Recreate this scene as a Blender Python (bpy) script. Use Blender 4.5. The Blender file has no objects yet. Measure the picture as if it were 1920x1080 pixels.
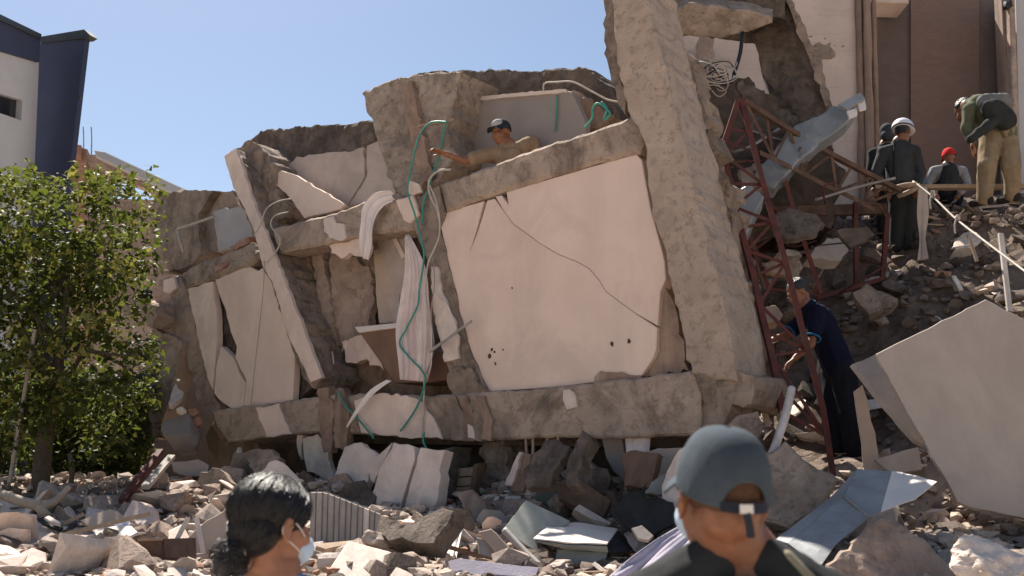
import bpy, bmesh, math, random
import numpy as np
from mathutils import Vector, Matrix, noise

random.seed(7)
scene = bpy.context.scene
COL = scene.collection
R = math.radians

# ------------------------------------------------------------------ camera, sky, sun, exposure
CAM_Z, PITCH, FPX = 1.65, R(11.0), 1920 * 35.0 / 36.0
cam_data = bpy.data.cameras.new('camera')
cam = bpy.data.objects.new('camera', cam_data); COL.objects.link(cam)
cam.location = (0, 0, CAM_Z); cam.rotation_euler = (R(90) + PITCH, 0, 0)
cam_data.lens = 35.0; cam_data.sensor_width = 36.0; cam_data.clip_start = 0.05; cam_data.clip_end = 3000
cam_data.dof.use_dof = True; cam_data.dof.focus_distance = 9.2; cam_data.dof.aperture_fstop = 4.2
scene.camera = cam

SUN = Vector((-0.42, 0.91, 0.0)).normalized() * math.cos(R(56)); SUN.z = math.sin(R(56))
world = bpy.data.worlds.new('World'); scene.world = world; world.use_nodes = True
wn = world.node_tree.nodes; wl = world.node_tree.links
sky = wn.new('ShaderNodeTexSky'); sky.sky_type = 'NISHITA'; sky.sun_disc = False
sky.sun_elevation = R(56); sky.sun_rotation = math.atan2(SUN.x, SUN.y)
sky.air_density = 1.0; sky.dust_density = 0.68; sky.ozone_density = 0.2
bg = wn['Background']; bg.inputs[1].default_value = 0.055
wl.new(sky.outputs[0], bg.inputs[0])
sun_data = bpy.data.lights.new('sun', 'SUN'); sun_data.energy = 5.0; sun_data.angle = R(0.5); sun_data.color = (1.0, 0.93, 0.83)
sun_o = bpy.data.objects.new('sun', sun_data); COL.objects.link(sun_o)
sun_o.rotation_euler = (-SUN).to_track_quat('-Z', 'Y').to_euler(); sun_o.location = (-6, 14, 20)
scene.view_settings.view_transform = 'Standard'; scene.view_settings.look = 'None'
scene.view_settings.exposure = 1.2; scene.view_settings.gamma = 1.0
scene.cycles.max_bounces = 6; scene.cycles.use_denoising = True

# ------------------------------------------------------------------ geometry helpers
_r = Vector((1, 0, 0)); _f = Vector((0, math.cos(PITCH), math.sin(PITCH))); _u = Vector((0, -math.sin(PITCH), math.cos(PITCH)))
CAM = Vector((0, 0, CAM_Z))
def ray(px, py): return _f + _r * ((px - 960) / FPX) + _u * ((540 - py) / FPX)
def at(px, py, Y):
    d = ray(px, py); return CAM + d * (Y / d.y)
def onplane(px, py, pl):
    P, n = pl; d = ray(px, py); return CAM + d * ((P - CAM).dot(n) / d.dot(n))
FN = Vector((-1.0, -1.3, 0.0)).normalized()              # outward normal of the collapsed front
FP0 = at(1030, 520, 9.0)
def FP(off=0.0, tilt=0.0):
    n = (FN + Vector((0, 0, tilt))).normalized(); return (FP0 + FN * off, n)
def fpt(px, py, off=0.0): return onplane(px, py, FP(off))
def PL(px, py, Y, n): return (at(px, py, Y), Vector(n).normalized())
def VPL(px1, Y1, px2, Y2):                                # vertical plane through two pixel columns
    a = at(px1, 540, Y1); b = at(px2, 540, Y2); d = b - a; d.z = 0
    n = d.cross(Vector((0, 0, 1))).normalized()
    if n.y > 0: n = -n
    return (a, n)
def plane3(a, b, c):
    A, B, C_ = at(*a), at(*b), at(*c); n = (B - A).cross(C_ - A).normalized()
    if n.dot(A - CAM) > 0: n = -n
    return (A, n)

WORLD = {}
def empty(name, loc, label, cat, group=None):
    o = bpy.data.objects.new(name, None); COL.objects.link(o); o.location = loc; o.empty_display_size = 0.1
    WORLD[o.name] = Vector(loc); tag(o, label, cat, group); return o
def tag(o, label=None, cat=None, group=None, kind=None):
    if label: o['label'] = label
    if cat: o['category'] = cat
    if group: o['group'] = group
    if kind or cat: o['kind'] = kind or 'thing'
    return o
def link_mesh(name, me, mat, parent=None, origin=None):
    o = bpy.data.objects.new(name, me); COL.objects.link(o)
    if mat is not None:
        me.materials.clear(); me.materials.append(mat)
    w = origin if origin is not None else Vector((0, 0, 0))
    WORLD[o.name] = Vector(w)
    if parent is not None:
        o.parent = parent; o.location = Vector(w) - WORLD[parent.name]
    else: o.location = w
    return o
def build(name, bm, mat, parent=None, smooth=False, angle=None):
    """bmesh in world coordinates -> one mesh object whose origin is its middle"""
    vs = [v.co for v in bm.verts]
    c = Vector([(min(v[i] for v in vs) + max(v[i] for v in vs)) / 2 for i in range(3)])
    for v in bm.verts: v.co -= c
    me = bpy.data.meshes.new(name); bm.to_mesh(me); bm.free()
    if smooth: me.shade_smooth()
    if smooth and angle: me.set_sharp_from_angle(angle=R(angle))
    return link_mesh(name, me, mat, parent, c)

def slab(name, pts, pl, th, mat, parent=None, jag=0.0, seg=0.09, bevel=0.0, rough=0.0, grid=0.12, rscale=6.0, seed=None, world_pts=False, smooth=False):
    """broken plate: outline in the photograph laid on a plane in space, extruded back by th"""
    rnd = random.Random(seed if seed is not None else hash((round(pts[0][0], 2), round(pts[0][1], 2), len(pts))) & 0xffff)
    P, n = pl
    W = [Vector(p) for p in pts] if world_pts else [onplane(p[0], p[1], pl) for p in pts]
    out = []
    N = len(W)
    for i in range(N):
        a, b = W[i], W[(i + 1) % N]; d = b - a; L = d.length
        if L < 1e-5: continue
        t = n.cross(d).normalized()
        k = max(1, int(L / seg)) if jag > 0 else 1
        for j in range(k):
            p = a + d * (j / k)
            if j: p = p + d * (rnd.uniform(-.3, .3) / k)
            if jag: p = p + t * (rnd.gauss(0, 1) * jag * (0.5 if j == 0 else 1.0))
            out.append(p)
    bm = bmesh.new()
    vs = [bm.verts.new(p) for p in out]
    try: f = bm.faces.new(vs)
    except ValueError: f = None
    r = bmesh.ops.extrude_face_region(bm, geom=[f])
    for g in r['geom']:
        if isinstance(g, bmesh.types.BMVert): g.co -= n * th
    bmesh.ops.recalc_face_normals(bm, faces=bm.faces[:])
    if bevel > 0:
        front = set(vs)
        es = [e for e in bm.edges if len(e.link_faces) == 2 and e.calc_face_angle(0) > R(50) and (e.verts[0] in front) and (e.verts[1] in front)]
        if es:
            try: bmesh.ops.bevel(bm, geom=es, offset=bevel, segments=1, affect='EDGES', clamp_overlap=True)
            except Exception: pass
    if rough > 0:
        up = Vector((0, 0, 1)) if abs(n.z) < .8 else Vector((0, 1, 0))
        u = n.cross(up).normalized(); v = u.cross(n)
        for ax, gs in ((u, grid), (v, grid), (n, max(grid, th / 4))):
            ds = [w.co.dot(ax) for w in bm.verts]; lo, hi = min(ds), max(ds)
            k = min(60, int((hi - lo) / gs))
            for q in range(1, k):
                dd = lo + (hi - lo) * (q + rnd.uniform(-.25, .25)) / k
                bmesh.ops.bisect_plane(bm, geom=bm.verts[:] + bm.edges[:] + bm.faces[:], plane_co=ax * dd, plane_no=ax, dist=1e-5)
        bmesh.ops.triangulate(bm, faces=[f for f in bm.faces if len(f.verts) > 4])
        bm.normal_update()
        off = Vector((rnd.uniform(0, 50), rnd.uniform(0, 50), rnd.uniform(0, 50)))
        mv = []
        for w in bm.verts:
            q = w.co * rscale + off
            vd = noise.voronoi(q * .8)[0]; h = .55 * noise.fractal(q, 1.0, 2.0, 3) + 1.1 * (min(.6, vd[1] - vd[0]) - .3) + .5 * noise.cell(q * .55)
            j = Vector((noise.noise(q * 2.7 + off), noise.noise(q * 2.7 - off), noise.noise(q * 2.7 + off * 2)))
            mv.append(w.normal * (h * rough) + j * rough * .3)
        for w, m in zip(bm.verts, mv): w.co += m
    return build(name, bm, mat, parent, smooth)

def box(bm, c, ax, ay, az):
    """ax, ay, az: half-axis vectors"""
    vs = [bm.verts.new(c + ax * i + ay * j + az * k) for i in (-1, 1) for j in (-1, 1) for k in (-1, 1)]
    for q in ((0, 1, 3, 2), (4, 6, 7, 5), (0, 4, 5, 1), (2, 3, 7, 6), (0, 2, 6, 4), (1, 5, 7, 3)):
        bm.faces.new([vs[i] for i in q])
def bar(name, p, q, w, h, mat, parent=None, bevel=0.0, up=(0, -1, 0.1)):
    d = q - p; L = d.length; d.normalize(); upv = Vector(up)
    s = d.cross(upv).normalized(); t = s.cross(d)
    bm = bmesh.new(); box(bm, (p + q) / 2, d * L / 2, s * w / 2, t * h / 2)
    if bevel: bmesh.ops.bevel(bm, geom=bm.edges[:], offset=bevel, segments=1, affect='EDGES')
    bmesh.ops.recalc_face_normals(bm, faces=bm.faces[:])
    return build(name, bm, mat, parent)
def angle_bar(name, p, q, w, mat, parent=None, flip=1):
    """steel angle section"""
    d = q - p; L = d.length; d.normalize()
    s = d.cross(Vector((0, -1, .1))).normalized(); t = s.cross(d); th = w * .14
    bm = bmesh.new(); c = (p + q) / 2
    box(bm, c, d * L / 2, s * w / 2, t * th / 2)
    box(bm, c + s * flip * (w / 2 - th / 2) - t * (w / 2 + th / 2 + .0005), d * L / 2, s * th / 2, t * w / 2)
    bmesh.ops.recalc_face_normals(bm, faces=bm.faces[:])
    return build(name, bm, mat, parent)
def spline(pts, n=8):
    P = [Vector(p) for p in pts]; out = []
    if len(P) < 3: return P
    for i in range(len(P) - 1):
        a = P[max(i - 1, 0)]; b = P[i]; c = P[i + 1]; d = P[min(i + 2, len(P) - 1)]
        for j in range(n):
            t = j / n; t2 = t * t; t3 = t2 * t
            out.append(.5 * ((2 * b) + (c - a) * t + (2 * a - 5 * b + 4 * c - d) * t2 + (3 * b - a - 3 * c + d) * t3))
    out.append(P[-1]); return out
def tube_bm(bm, pts, rad, sides=6, r_end=None):
    pts = [Vector(p) for p in pts]; N = len(pts); rings = []
    t0 = (pts[1] - pts[0]).normalized(); s = t0.orthogonal().normalized()
    for i in range(N):
        t = (pts[min(i + 1, N - 1)] - pts[max(i - 1, 0)])
        t = t.normalized() if t.length > 1e-7 else t0
        s = (s - t * s.dot(t)); s = s.normalized() if s.length > 1e-6 else t.orthogonal().normalized()
        b = t.cross(s); rr = rad if r_end is None else rad + (r_end - rad) * i / (N - 1)
        rings.append([bm.verts.new(pts[i] + (s * math.cos(a) + b * math.sin(a)) * rr) for a in [2 * math.pi * k / sides for k in range(sides)]])
    for i in range(N - 1):
        for k in range(sides):
            bm.faces.new([rings[i][k], rings[i][(k + 1) % sides], rings[i + 1][(k + 1) % sides], rings[i + 1][k]])
    bm.faces.new(rings[0][::-1]); bm.faces.new(rings[-1])
def tube(name, pts, rad, mat, parent=None, n=8, sides=7, r_end=None):
    bm = bmesh.new(); tube_bm(bm, spline(pts, n), rad, sides, r_end)
    bmesh.ops.recalc_face_normals(bm, faces=bm.faces[:])
    return build(name, bm, mat, parent, smooth=True)
def lump(name, c, rx, ry, rz, mat, parent=None, sub=3, amp=.25, freq=1.6, rot=(0, 0, 0), seed=0, flat=True, cut=True):
    bm = bmesh.new(); bmesh.ops.create_icosphere(bm, subdivisions=sub, radius=1.0)
    off = Vector((seed * 3.1, seed * 1.7, seed * 2.3)); M = Matrix.Rotation(rot[2], 3, 'Z') @ Matrix.Rotation(rot[1], 3, 'Y') @ Matrix.Rotation(rot[0], 3, 'X')
    rnd = random.Random(seed * 13 + 5)
    planes = [(Vector((rnd.gauss(0, 1), rnd.gauss(0, 1), rnd.gauss(0, 1))).normalized(), rnd.uniform(.5, .85)) for _ in range(9)] if cut else []
    for v in bm.verts:
        p = v.co.copy()
        for nn, dd in planes:
            e = p.dot(nn) - dd
            if e > 0: p -= nn * e
        p *= 1 + amp * noise.fractal(p * freq + off, 1.0, 2.0, 4)
        v.co = M @ Vector((p.x * rx, p.y * ry, p.z * rz)) + Vector(c)
    return build(name, bm, mat, parent, smooth=not flat)
def cloth(name, left, right, mat, parent=None, nu=26, folds=4, depth=.03, thick=.004, seed=1, fold_pow=1.0, n=7, ddir=None):
    """draped fabric between two edge polylines (3-D points) with folds running along them"""
    rnd = random.Random(seed); A = spline(left, n); B = spline(right, n); m = min(len(A), len(B)); bm = bmesh.new(); rows = []
    ph = rnd.uniform(0, 6)
    dd = Vector(ddir) if ddir else Vector((0, -1, 0))
    for i in range(m):
        row = []
        for j in range(nu + 1):
            s = j / nu; p = A[i].lerp(B[i], s); v = i / (m - 1)
            w = math.sin(s * folds * 6.283 + ph + .8 * math.sin(v * 3 + ph)) + .5 * math.sin(s * folds * 2.3 * 6.283 + ph * 2 + v)
            w += .6 * noise.noise(Vector((s * 5, v * 3, seed * 3.7)))
            row.append(bm.verts.new(p + dd * (depth * w * (v ** fold_pow if fold_pow else 1))))
        rows.append(row)
    for i in range(m - 1):
        for j in range(nu): bm.faces.new([rows[i][j], rows[i][j + 1], rows[i + 1][j + 1], rows[i + 1][j]])
    bm.normal_update()
    r = bmesh.ops.solidify(bm, geom=bm.faces[:], thickness=thick)
    bmesh.ops.recalc_face_normals(bm, faces=bm.faces[:])
    return build(name, bm, mat, parent, smooth=True)

# ------------------------------------------------------------------ materials
MATS = {}
def mat(name, c1, c2=None, scale=4.0, rough=.85, bump=.3, bscale=None, stain=None, stain_amt=.5, stain_scale=.9, spec=.25, metal=0.0, lines=None, streak=None, bdist=.02, thr=(.35, .65), sub=0.0, agg=0):
    m = bpy.data.materials.new(name); m.use_nodes = True; nt = m.node_tree; N = nt.nodes; L = nt.links
    b = N['Principled BSDF']; b.inputs['Roughness'].default_value = rough; b.inputs['Metallic'].default_value = metal
    b.inputs['Specular IOR Level'].default_value = spec
    if sub:
        b.inputs['Subsurface Weight'].default_value = sub; b.inputs['Subsurface Radius'].default_value = (.02, .008, .004); b.inputs['Subsurface Scale'].default_value = .25
    tc = N.new('ShaderNodeTexCoord'); oi = N.new('ShaderNodeObjectInfo')
    ml = N.new('ShaderNodeMath'); ml.operation = 'MULTIPLY'; ml.inputs[1].default_value = 37.0; L.new(oi.outputs['Random'], ml.inputs[0])
    va = N.new('ShaderNodeVectorMath'); va.operation = 'ADD'; L.new(tc.outputs['Object'], va.inputs[0]); L.new(ml.outputs[0], va.inputs[1])
    vec = va.outputs[0]
    def nz(s, det=6, rgh=.6, v=None, dist=0.0):
        t = N.new('ShaderNodeTexNoise'); t.inputs['Scale'].default_value = s; t.inputs['Detail'].default_value = det; t.inputs['Roughness'].default_value = rgh; t.inputs['Distortion'].default_value = dist
        L.new(v or vec, t.inputs['Vector']); return t.outputs['Fac']
    def ramp(fac, a, c, lo, hi):
        r = N.new('ShaderNodeValToRGB'); L.new(fac, r.inputs[0]); e = r.color_ramp.elements
        e[0].position = lo; e[1].position = hi; e[0].color = (*a, 1); e[1].color = (*c, 1); return r.outputs[0]
    c2 = c2 or tuple(x * .8 for x in c1)
    col = ramp(nz(scale, 8, .65, dist=.4), c2, c1, *thr)
    if stain:
        mx = N.new('ShaderNodeMix'); mx.data_type = 'RGBA'; L.new(col, mx.inputs['A']); mx.inputs['B'].default_value = (*stain, 1)
        f = ramp(nz(stain_scale, 7, .7, dist=.8), (0, 0, 0), (stain_amt,) * 3, .48, .62)
        L.new(f, mx.inputs['Factor']); col = mx.outputs['Result']
    if streak:
        mp = N.new('ShaderNodeMapping'); mp.inputs['Scale'].default_value = streak[1]; mp.inputs['Rotation'].default_value = streak[3] if len(streak) > 3 else (0, 0, 0); L.new(vec, mp.inputs[0])
        mx = N.new('ShaderNodeMix'); mx.data_type = 'RGBA'; L.new(col, mx.inputs['A']); mx.inputs['B'].default_value = (*streak[0], 1)
        L.new(ramp(nz(1.0, 5, .6, mp.outputs[0]), (0, 0, 0), (streak[2],) * 3, .45, .68), mx.inputs['Factor']); col = mx.outputs['Result']
    hsum = nz(bscale or scale * 5, 8, .7)
    if agg:
        vt = N.new('ShaderNodeTexVoronoi'); vt.inputs['Scale'].default_value = agg; L.new(vec, vt.inputs['Vector'])
        pit = ramp(nz(agg * .35, 3), (0, 0, 0), (1, 1, 1), .52, .62)
        mm_ = N.new('ShaderNodeMath'); mm_.operation = 'MULTIPLY'; L.new(vt.outputs['Distance'], mm_.inputs[0]); L.new(pit, mm_.inputs[1])
        ad_ = N.new('ShaderNodeMath'); ad_.operation = 'MULTIPLY_ADD'; L.new(mm_.outputs[0], ad_.inputs[0]); ad_.inputs[1].default_value = -.9; L.new(hsum, ad_.inputs[2]); hsum = ad_.outputs[0]
        mx = N.new('ShaderNodeMix'); mx.data_type = 'RGBA'; L.new(col, mx.inputs['A']); mx.inputs['B'].default_value = (*[x * .5 for x in c2], 1)
        mf = N.new('ShaderNodeMath'); mf.operation = 'MULTIPLY'; L.new(mm_.outputs[0], mf.inputs[0]); mf.inputs[1].default_value = .6; L.new(mf.outputs[0], mx.inputs['Factor']); col = mx.outputs['Result']
    if lines:      # board marks / joints: (rotation, scale, strength)
        mp = N.new('ShaderNodeMapping'); mp.inputs['Rotation'].default_value = lines[0]; L.new(vec, mp.inputs[0])
        w = N.new('ShaderNodeTexWave'); w.wave_type = 'BANDS'; w.bands_direction = 'Z'; w.wave_profile = 'SAW'; w.inputs['Scale'].default_value = lines[1]; w.inputs['Distortion'].default_value = 1.2; w.inputs['Detail'].default_value = 3; w.inputs['Detail Scale'].default_value = 1.5
        L.new(mp.outputs[0], w.inputs[0])
        rr = ramp(w.outputs['Fac'], (1, 1, 1), (0, 0, 0), .0, .06)
        mx = N.new('ShaderNodeMix'); mx.data_type = 'RGBA'; L.new(col, mx.inputs['A']); mx.inputs['B'].default_value = (*[x * .45 for x in c1], 1)
        mm = N.new('ShaderNodeMath'); mm.operation = 'MULTIPLY'; mm.inputs[1].default_value = lines[2]; L.new(rr, mm.inputs[0])
        nn_ = N.new('ShaderNodeMath'); nn_.operation = 'MULTIPLY'; L.new(mm.outputs[0], nn_.inputs[0]); L.new(nz(3.0, 4), nn_.inputs[1])
        L.new(nn_.outputs[0], mx.inputs['Factor']); col = mx.outputs['Result']
        ad = N.new('ShaderNodeMath'); ad.operation = 'MULTIPLY_ADD'; L.new(rr, ad.inputs[0]); ad.inputs[1].default_value = -.16; L.new(hsum, ad.inputs[2]); hsum = ad.outputs[0]
    L.new(col, b.inputs['Base Color'])
    bp = N.new('ShaderNodeBump'); bp.inputs['Strength'].default_value = bump; bp.inputs['Distance'].default_value = bdist
    L.new(hsum, bp.inputs['Height']); L.new(bp.outputs[0], b.inputs['Normal'])
    MATS[name] = m; return m

M_conc = mat('concrete', (.42, .335, .27), (.25, .197, .157), 5, .95, .9, 30, (.13, .102, .082), .55, 1.3, agg=28)
M_col = mat('board_marked_concrete', (.47, .37, .295), (.37, .29, .23), 3.0, .95, .7, 34, (.27, .21, .165), .45, 1.0, lines=((0, R(-12), 0), 2.3, .6), agg=34, streak=((.36, .28, .22), (1.2, 1.2, 7), .5, (0, R(-12), 0)))
M_beam = mat('beam_concrete', (.45, .35, .278), (.35, .272, .215), 4, .95, .7, 30, (.12, .09, .07), .85, 1.3, lines=((0, R(2), 0), 3.0, .6), agg=32, streak=((.32, .245, .19), (1.2, 1.2, 8), .45))
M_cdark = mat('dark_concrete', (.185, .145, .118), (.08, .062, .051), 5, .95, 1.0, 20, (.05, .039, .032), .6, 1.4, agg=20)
M_cmid = mat('weathered_concrete', (.32, .247, .195), (.17, .13, .102), 4.5, .95, .95, 22, (.09, .068, .054), .6, 1.4, streak=((.42, .325, .26), (3, 3, .7), .4), agg=22)
M_plas = mat('cream_plaster', (.72, .565, .47), (.66, .512, .425), 2.2, .85, .2, 34, (.56, .43, .355), .55, 1.1, bdist=.01, streak=((.53, .41, .34), (2.2, 2.2, .22), .4))
M_plas2 = mat('dusty_plaster', (.76, .60, .505), (.66, .515, .43), 3, .88, .35, 28, (.48, .37, .305), .5, 1.6, bdist=.012, streak=((.52, .40, .33), (3, 3, .4), .4))
M_pale = mat('pale_broken_plaster', (.68, .57, .50), (.56, .465, .40), 4, .85, .3, 26, (.40, .33, .28), .5, 2)
M_gplas = mat('grey_plaster', (.47, .385, .335), (.39, .32, .28), 3, .85, .2, 30, (.32, .26, .225), .5, 1.3)
M_gboard = mat('smooth_grey_wall', (.285, .245, .225), (.25, .215, .195), 2, .7, .08, 30, (.22, .19, .17), .4, 1)
M_blue = mat('bluish_painted_plaster', (.43, .40, .395), (.36, .335, .325), 3, .8, .2, 26)
M_brown = mat('brown_broken_masonry', (.34, .235, .175), (.175, .118, .088), 4, .95, .8, 16, (.11, .075, .055), .6, 1.5, streak=((.50, .37, .29), (5, 5, .5), .5))
M_pink = mat('pinkish_render', (.44, .33, .265), (.29, .215, .17), 3.5, .93, .7, 20, (.18, .13, .10), .55, 1.4, agg=18)
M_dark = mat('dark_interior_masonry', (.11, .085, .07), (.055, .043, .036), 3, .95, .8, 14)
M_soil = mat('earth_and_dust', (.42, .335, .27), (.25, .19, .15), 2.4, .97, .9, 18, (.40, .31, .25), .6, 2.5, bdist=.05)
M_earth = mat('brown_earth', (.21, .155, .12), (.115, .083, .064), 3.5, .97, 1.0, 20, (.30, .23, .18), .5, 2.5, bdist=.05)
M_road = mat('dust_covered_paving', (.50, .41, .335), (.36, .29, .235), 1.5, .95, .3, 60)
M_rub1 = mat('rubble_concrete', (.52, .42, .345), (.33, .26, .215), 6, .95, .7, 24, (.18, .14, .115), .5, 2)
M_rub2 = mat('rubble_plaster', (.72, .61, .53), (.55, .46, .395), 6, .9, .4, 24, (.38, .31, .26), .5, 3)
M_rub3 = mat('rubble_brick', (.42, .22, .14), (.27, .135, .09), 8, .95, .6, 24, (.40, .32, .26), .5, 3)
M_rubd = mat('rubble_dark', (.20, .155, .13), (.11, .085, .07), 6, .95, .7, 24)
M_white = mat('white_board', (.74, .66, .59), (.70, .62, .55), 1.3, .6, .05, 30, (.64, .56, .495), .5, .7)
M_beige = mat('greyish_beige_board', (.45, .375, .315), (.40, .33, .278), 1.4, .55, .08, 30, (.33, .268, .225), .5, .9, streak=((.34, .28, .235), (5, 5, .6, ), .3, (0, .6, 0)))
M_tanb = mat('tan_board', (.47, .36, .285), (.40, .305, .24), 3, .8, .15, 50)
M_wood = mat('weathered_wood', (.42, .31, .22), (.28, .20, .14), 3, .85, .4, 20, streak=((.20, .14, .10), (14, 14, 1), .6))
M_woodd = mat('dark_wood', (.19, .12, .085), (.11, .07, .05), 3, .8, .4, 20, streak=((.08, .05, .035), (14, 14, 1), .6))
M_dust = mat('dusty_panel_board', (.40, .345, .30), (.31, .265, .23), 3, .8, .2, 30, (.24, .205, .18), .5, 1.5)
M_green = mat('greenish_board', (.33, .335, .295), (.25, .255, .225), 2.5, .6, .12, 30, (.20, .20, .175), .5, 1.5)
M_dgreen = mat('dark_green_board', (.10, .115, .095), (.065, .075, .06), 2.5, .6, .15, 30)
M_metal = mat('dented_grey_sheet', (.31, .32, .325), (.23, .237, .24), 2.5, .55, .2, 9, (.18, .18, .178), .6, 2.2, spec=.4, metal=.15)
M_duct = mat('blue_grey_duct', (.25, .275, .30), (.17, .187, .205), 2.5, .55, .2, 9, (.13, .132, .138), .6, 2.2, spec=.35, metal=.15)
M_rust = mat('red_oxide_steel', (.135, .040, .032), (.07, .024, .02), 7, .75, .35, 40, (.09, .05, .036), .6, 3)
M_rustb = mat('brown_rusted_steel', (.13, .075, .052), (.065, .038, .028), 8, .8, .4, 40, (.17, .12, .085), .5, 3)
M_pipe = mat('dusty_white_pipe', (.66, .59, .53), (.52, .46, .41), 4, .6, .2, 30, (.32, .27, .235), .5, 3)
M_steel = mat('grey_conduit', (.32, .29, .265), (.22, .20, .18), 6, .55, .2, 30)
M_hose = mat('teal_hose', (.055, .30, .235), (.035, .21, .165), 6, .5, .1, 30)
M_wire = mat('pale_cable', (.50, .44, .38), (.36, .31, .265), 10, .7, .1, 30)
M_black = mat('black_plastic', (.02, .02, .02), (.012, .012, .012), 5, .5, .1, 30)
M_curt = mat('pink_white_curtain', (.74, .64, .60), (.62, .52, .485), 5, .9, .2, 90, (.50, .42, .385), .4, 3, streak=((.54, .38, .37), (13, 13, .25), .6))
M_cloth = mat('white_cloth', (.72, .65, .625), (.61, .545, .53), 5, .9, .2, 90)
M_lilac = mat('lilac_cloth', (.43, .39, .45), (.33, .30, .355), 5, .9, .25, 60)
M_blackc = mat('black_cloth', (.035, .035, .036), (.02, .02, .021), 5, .9, .3, 60)
M_tub = mat('brown_tub_side', (.22, .125, .085), (.17, .095, .065), 3, .5, .1, 30, (.13, .075, .05), .5, 2)
M_rim = mat('pale_tub_rim', (.68, .60, .54), (.6, .53, .47), 3, .4, .05, 30)
M_wallw = mat('white_render_wall', (.43, .43, .44), (.39, .39, .40), 1.5, .85, .1, 30)
M_navyw = mat('navy_painted_wall', (.038, .046, .088), (.031, .038, .073), 1.5, .8, .1, 30)
M_cope = mat('dark_coping', (.035, .042, .045), (.025, .03, .032), 3, .5, .1, 30)
M_glassd = mat('dark_window_glass', (.02, .02, .022), (.015, .015, .017), 3, .15, .02, 30, spec=.5)
M_rwall = mat('pale_concrete_wall', (.55, .445, .385), (.48, .385, .33), 1.8, .9, .3, 26, (.36, .29, .25), .55, 1.0, lines=((0, 0, 0), 1.1, .5))
M_rec = mat('shaded_recess_wall', (.155, .118, .10), (.12, .09, .078), 2, .9, .2, 30, (.10, .075, .065), .5, .6)  # shade of the recess put into the wall colour
M_trimb = mat('brown_pilaster', (.25, .175, .135), (.17, .115, .09), 3, .85, .4, 20, streak=((.36, .26, .20), (9, 9, .4), .6))
M_paper = mat('crumpled_paper', (.70, .70, .76), (.58, .58, .68), 6, .8, .3, 30)
M_bark = mat('bark', (.13, .10, .075), (.07, .055, .04), 9, .95, .9, 22)
M_branch = mat('dead_branch', (.40, .33, .26), (.27, .22, .17), 9, .9, .6, 22)

def brick_mat():
    m = bpy.data.materials.new('recess_brickwork'); m.use_nodes = True; N = m.node_tree.nodes; L = m.node_tree.links
    b = N['Principled BSDF']; b.inputs['Roughness'].default_value = .95
    tc = N.new('ShaderNodeTexCoord'); mp = N.new('ShaderNodeMapping'); mp.inputs['Rotation'].default_value = (R(90), 0, 0); L.new(tc.outputs['Object'], mp.inputs[0])
    t = N.new('ShaderNodeTexBrick'); t.inputs['Color1'].default_value = (.24, .135, .105, 1); t.inputs['Color2'].default_value = (.185, .105, .083, 1); t.inputs['Mortar'].default_value = (.15, .105, .085, 1)
    t.inputs['Scale'].default_value = 4.2; t.inputs['Mortar Size'].default_value = .025; t.inputs['Mortar Smooth'].default_value = .6
    L.new(mp.outputs[0], t.inputs[0]); n = N.new('ShaderNodeTexNoise'); n.inputs['Scale'].default_value = 1.3; n.inputs['Detail'].default_value = 6
    L.new(tc.outputs['Object'], n.inputs[0]); mx = N.new('ShaderNodeMix'); mx.data_type = 'RGBA'; L.new(n.outputs[0], mx.inputs['Factor'])
    L.new(t.outputs[0], mx.inputs['A']); mx.inputs['B'].default_value = (.17, .12, .10, 1); L.new(mx.outputs['Result'], b.inputs['Base Color'])
    bp = N.new('ShaderNodeBump'); bp.inputs['Strength'].default_value = .4; L.new(t.outputs['Fac'], bp.inputs['Height']); bp.invert = True; L.new(bp.outputs[0], b.inputs['Normal'])
    return m
M_brickw = brick_mat()
def leaf_mat():
    m = bpy.data.materials.new('leaf_green'); m.use_nodes = True; N = m.node_tree.nodes; L = m.node_tree.links
    b = N['Principled BSDF']; b.inputs['Roughness'].default_value = .6; b.inputs['Specular IOR Level'].default_value = .22
    a = N.new('ShaderNodeVertexColor'); a.layer_name = 'tint'; r = N.new('ShaderNodeValToRGB'); L.new(a.outputs[0], r.inputs[0])
    e = r.color_ramp.elements; e[0].color = (.026, .037, .010, 1); e[1].color = (.30, .27, .07, 1); e.new(.55).color = (.085, .098, .023, 1)
    L.new(r.outputs[0], b.inputs['Base Color'])
    tr = N.new('ShaderNodeBsdfTranslucent'); g = N.new('ShaderNodeMix'); g.data_type = 'RGBA'; g.inputs['Factor'].default_value = .5; L.new(r.outputs[0], g.inputs['A']); g.inputs['B'].default_value = (.16, .20, .02, 1); L.new(g.outputs['Result'], tr.inputs[0])
    ms = N.new('ShaderNodeMixShader'); ms.inputs[0].default_value = .35; L.new(b.outputs[0], ms.inputs[1]); L.new(tr.outputs[0], ms.inputs[2])
    L.new(ms.outputs[0], N['Material Output'].inputs[0]); return m
M_leaf = leaf_mat()

# ------------------------------------------------------------------ ground and rubble mound
bm = bmesh.new()
for s in (((-1500, -1500), (1500, -1500), (1500, 1500), (-1500, 1500)),):
    bm.faces.new([bm.verts.new((x, y, 0)) for x, y in s])
tag(build('ground', bm, M_road), kind='structure')

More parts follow.
